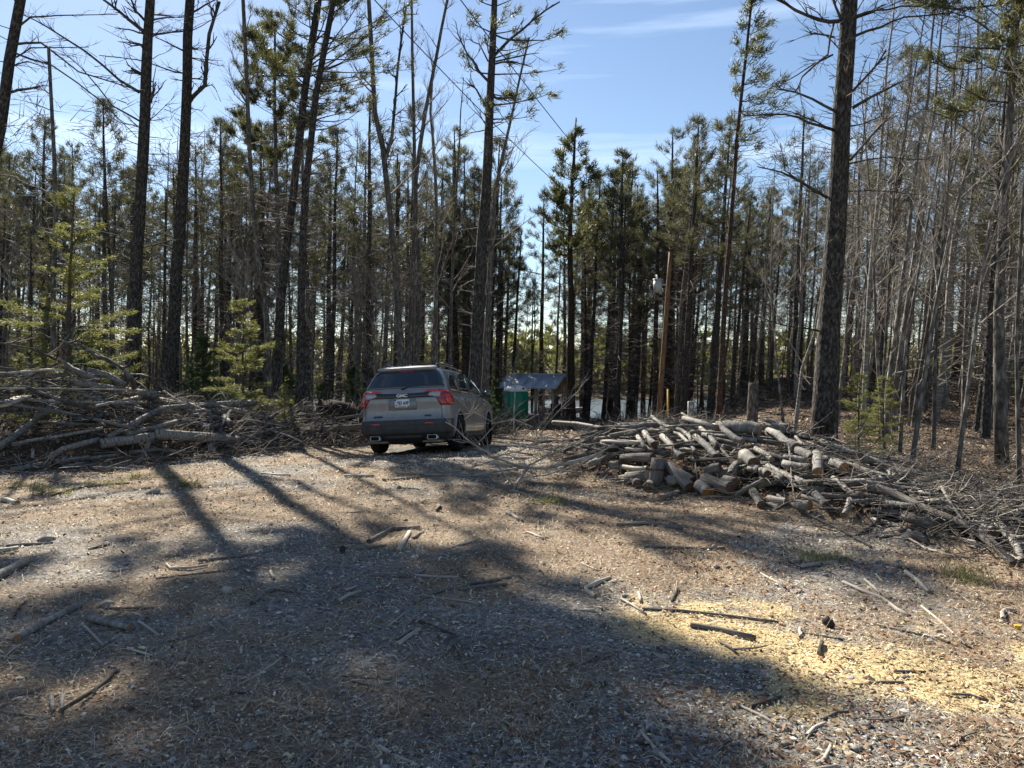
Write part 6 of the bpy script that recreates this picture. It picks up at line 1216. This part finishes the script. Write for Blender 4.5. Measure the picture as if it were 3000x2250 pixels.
for i in range(n_):
    t_ = i / (n_ - 1) * 2 - 1; w_ = .42 * (1 - t_ * t_) ** .6 + .02; 
    for (a, c_) in ((-1, .38), (-.8, .12), (0, 0), (.8, .12), (1, .38)): m.v.append((t_ * 1.6, a * w_, c_ + .12 * t_ * t_))
for i in range(n_ - 1):
    for j in range(4): a = i * 5 + j; m.face((a, a + 1, a + 6, a + 5)); 
    a = i * 5; m.face((a + 4, a, a + 5, a + 9))
tag(m.build('rowing_boat', [solid('pinkish_hull', (.62, .50, .54), .4, .4, 0, .1, 2)], None, b), 'small pale pink boat hull lying behind the shed at the lake', 'boat')
# ------------------------------------------------------------------ utility pole, transformer, wires
D = 32.0; P0 = pt(1930, 1225, D); P1 = pt(1965, 738, D); dv = (P1 - P0).normalized(); P0 = P0 - dv * ((P0.z - float(gz(P0.x, D)) + .1) / dv.z); pole = empty('utility_pole', P0); tag(pole, 'orange-brown utility pole leaning slightly right beside the log pile', 'utility pole')
q = N('orange_treated_pole', .8, .2); v = q.coord('UV', (9, 1.2, 1)); v2 = q.coord('UV', (4, 2.2, 1)); c = q.ramp(q.noise(v, 1.5, 6), [(.3, (.07, .042, .026)), (.5, (.165, .10, .058)), (.75, (.25, .16, .095))]); q.color(q.mix(q.ramp(q.noise(v2, 2.2, 4), [(.55, (0, 0, 0)), (.64, (.8, .8, .8))]), c, (.07, .035, .02))); M['polew'] = q.m
m = MB(); Lp = (P1 - P0); m.tube([Lp * (i / 8) for i in range(9)], [.118 - .036 * i / 8 for i in range(9)], 14, 0, 0); m.build('shaft', [M['polew']], pole)
tl_ = pt(1927, 838, D - .25) - P0; m = MB(); s_ = D / F
m.tube([tl_ + Vector((0, 0, -19 * s_)), tl_ + Vector((0, 0, 17 * s_))], 13 * s_, 16, 0, 0); m.tube([tl_ + Vector((0, 0, 17 * s_)), tl_ + Vector((0, 0, 20 * s_))], 14.5 * s_, 16, 0, 0); tr_ = m.build('transformer', [solid('light_grey_steel', (.34, .37, .38), .45, .4, .1, .08)], pole)
m = MB(); m.tube([tl_ + Vector((-.05, -.05, 19 * s_)), tl_ + Vector((-.05, -.05, 32 * s_))], .035, 8, 0, 0); m.build('bushing', [M['whitep']], tr_)
m = MB(); m.box(10 * s_ + tl_.x, 24 * s_ + tl_.x, tl_.y - .04, tl_.y + .2, tl_.z + 2 * s_, tl_.z + 6 * s_); m.build('bracket', [M['clear']], pole, smooth=False)
m = MB(); m.tube([tl_ + Vector((.03, 0, -18 * s_)), tl_ + Vector((.10, -.02, -45 * s_)), tl_ + Vector((.25, .05, -62 * s_)), tl_ + Vector((.30, .1, -20 * s_))], .014, 5, 0); m.build('cable_loop', [M['ink']], pole)
def wire(A, Bp, sag, label):
    o_ = A.copy(); m = MB(); P = [A.lerp(Bp, i / 24) - o_ + Vector((0, 0, -sag * 4 * (i / 24) * (1 - i / 24))) for i in range(25)]; m.tube(P, .0085, 5, 0); tag(m.build('power_line', [M['ink']], None, o_), label, 'cable')
Dn = 11.0
wire(P1 + Vector((0, 0, -.05)), pt(1338, -15, Dn), .25, 'upper black cable rising steeply from the pole across the blue sky')
wire(P0 + Lp * .93, pt(1060, -40, Dn), .55, 'lower black cable passing behind the stripped pine towards the pole')
def post(X, Y0, Y1, D, name, label, cat, mat, rad):
    a = pt(X[0], Y0, D); b = pt(X[1], Y1, D); a.z = float(gz(a.x, D)); m = MB(); m.tube([Vector(), b - a], rad, 8, 0, 0); return tag(m.build(name, [mat], None, a), label, cat)
post((1957, 1957), 1226, 1140, 30.5, 'marker_post', 'thin yellow-orange marker post between pole and meter pedestal', 'marker post', solid('marker_yellow', (.62, .36, .08), .6, .3, 0, .1), .038)
D = 30.0; b = pt(2024, 1222, D); b.z = float(gz(b.x, D)); pd = empty('meter_pedestal', b); tag(pd, 'grey electric meter pedestal standing right of the marker post', 'meter box'); zt = pt(2024, 1176, D).z - b.z
m = MB(); m.box(-.115, .115, -.09, .09, 0, zt, 0, None, .012); mp_ = m.build('cabinet', [solid('grey_enamel', (.20, .21, .20), .5, .4, .1, .1)], pd, smooth=False)
m = MB(); m.tube([(-.01, -.09, zt - .2), (-.01, -.16, zt - .2)], .075, 14, 0, 0); m.build('meter', [M['clear']], pd)
m = MB(); m.box(.115, .19, -.05, .05, zt - .22, zt - .08, 0, None, .008); m.build('side_box', [M['whitep']], pd, smooth=False)
# yellow can at the right edge
p_ = gpt(2981, 1850); m = MB(); m.tube([(0, 0, 0), (0, 0, .026), (0, 0, .03)], [.019, .019, .02], 14, 0, 0); tag(m.build('yellow_can', [solid('yellow_paint', (.60, .40, .06), .4, .4, .2, .2, 40)], None, (p_.x, p_.y, float(gz(p_.x, p_.y)) + .004)), 'small yellow can lying in the litter at the right edge', 'can')
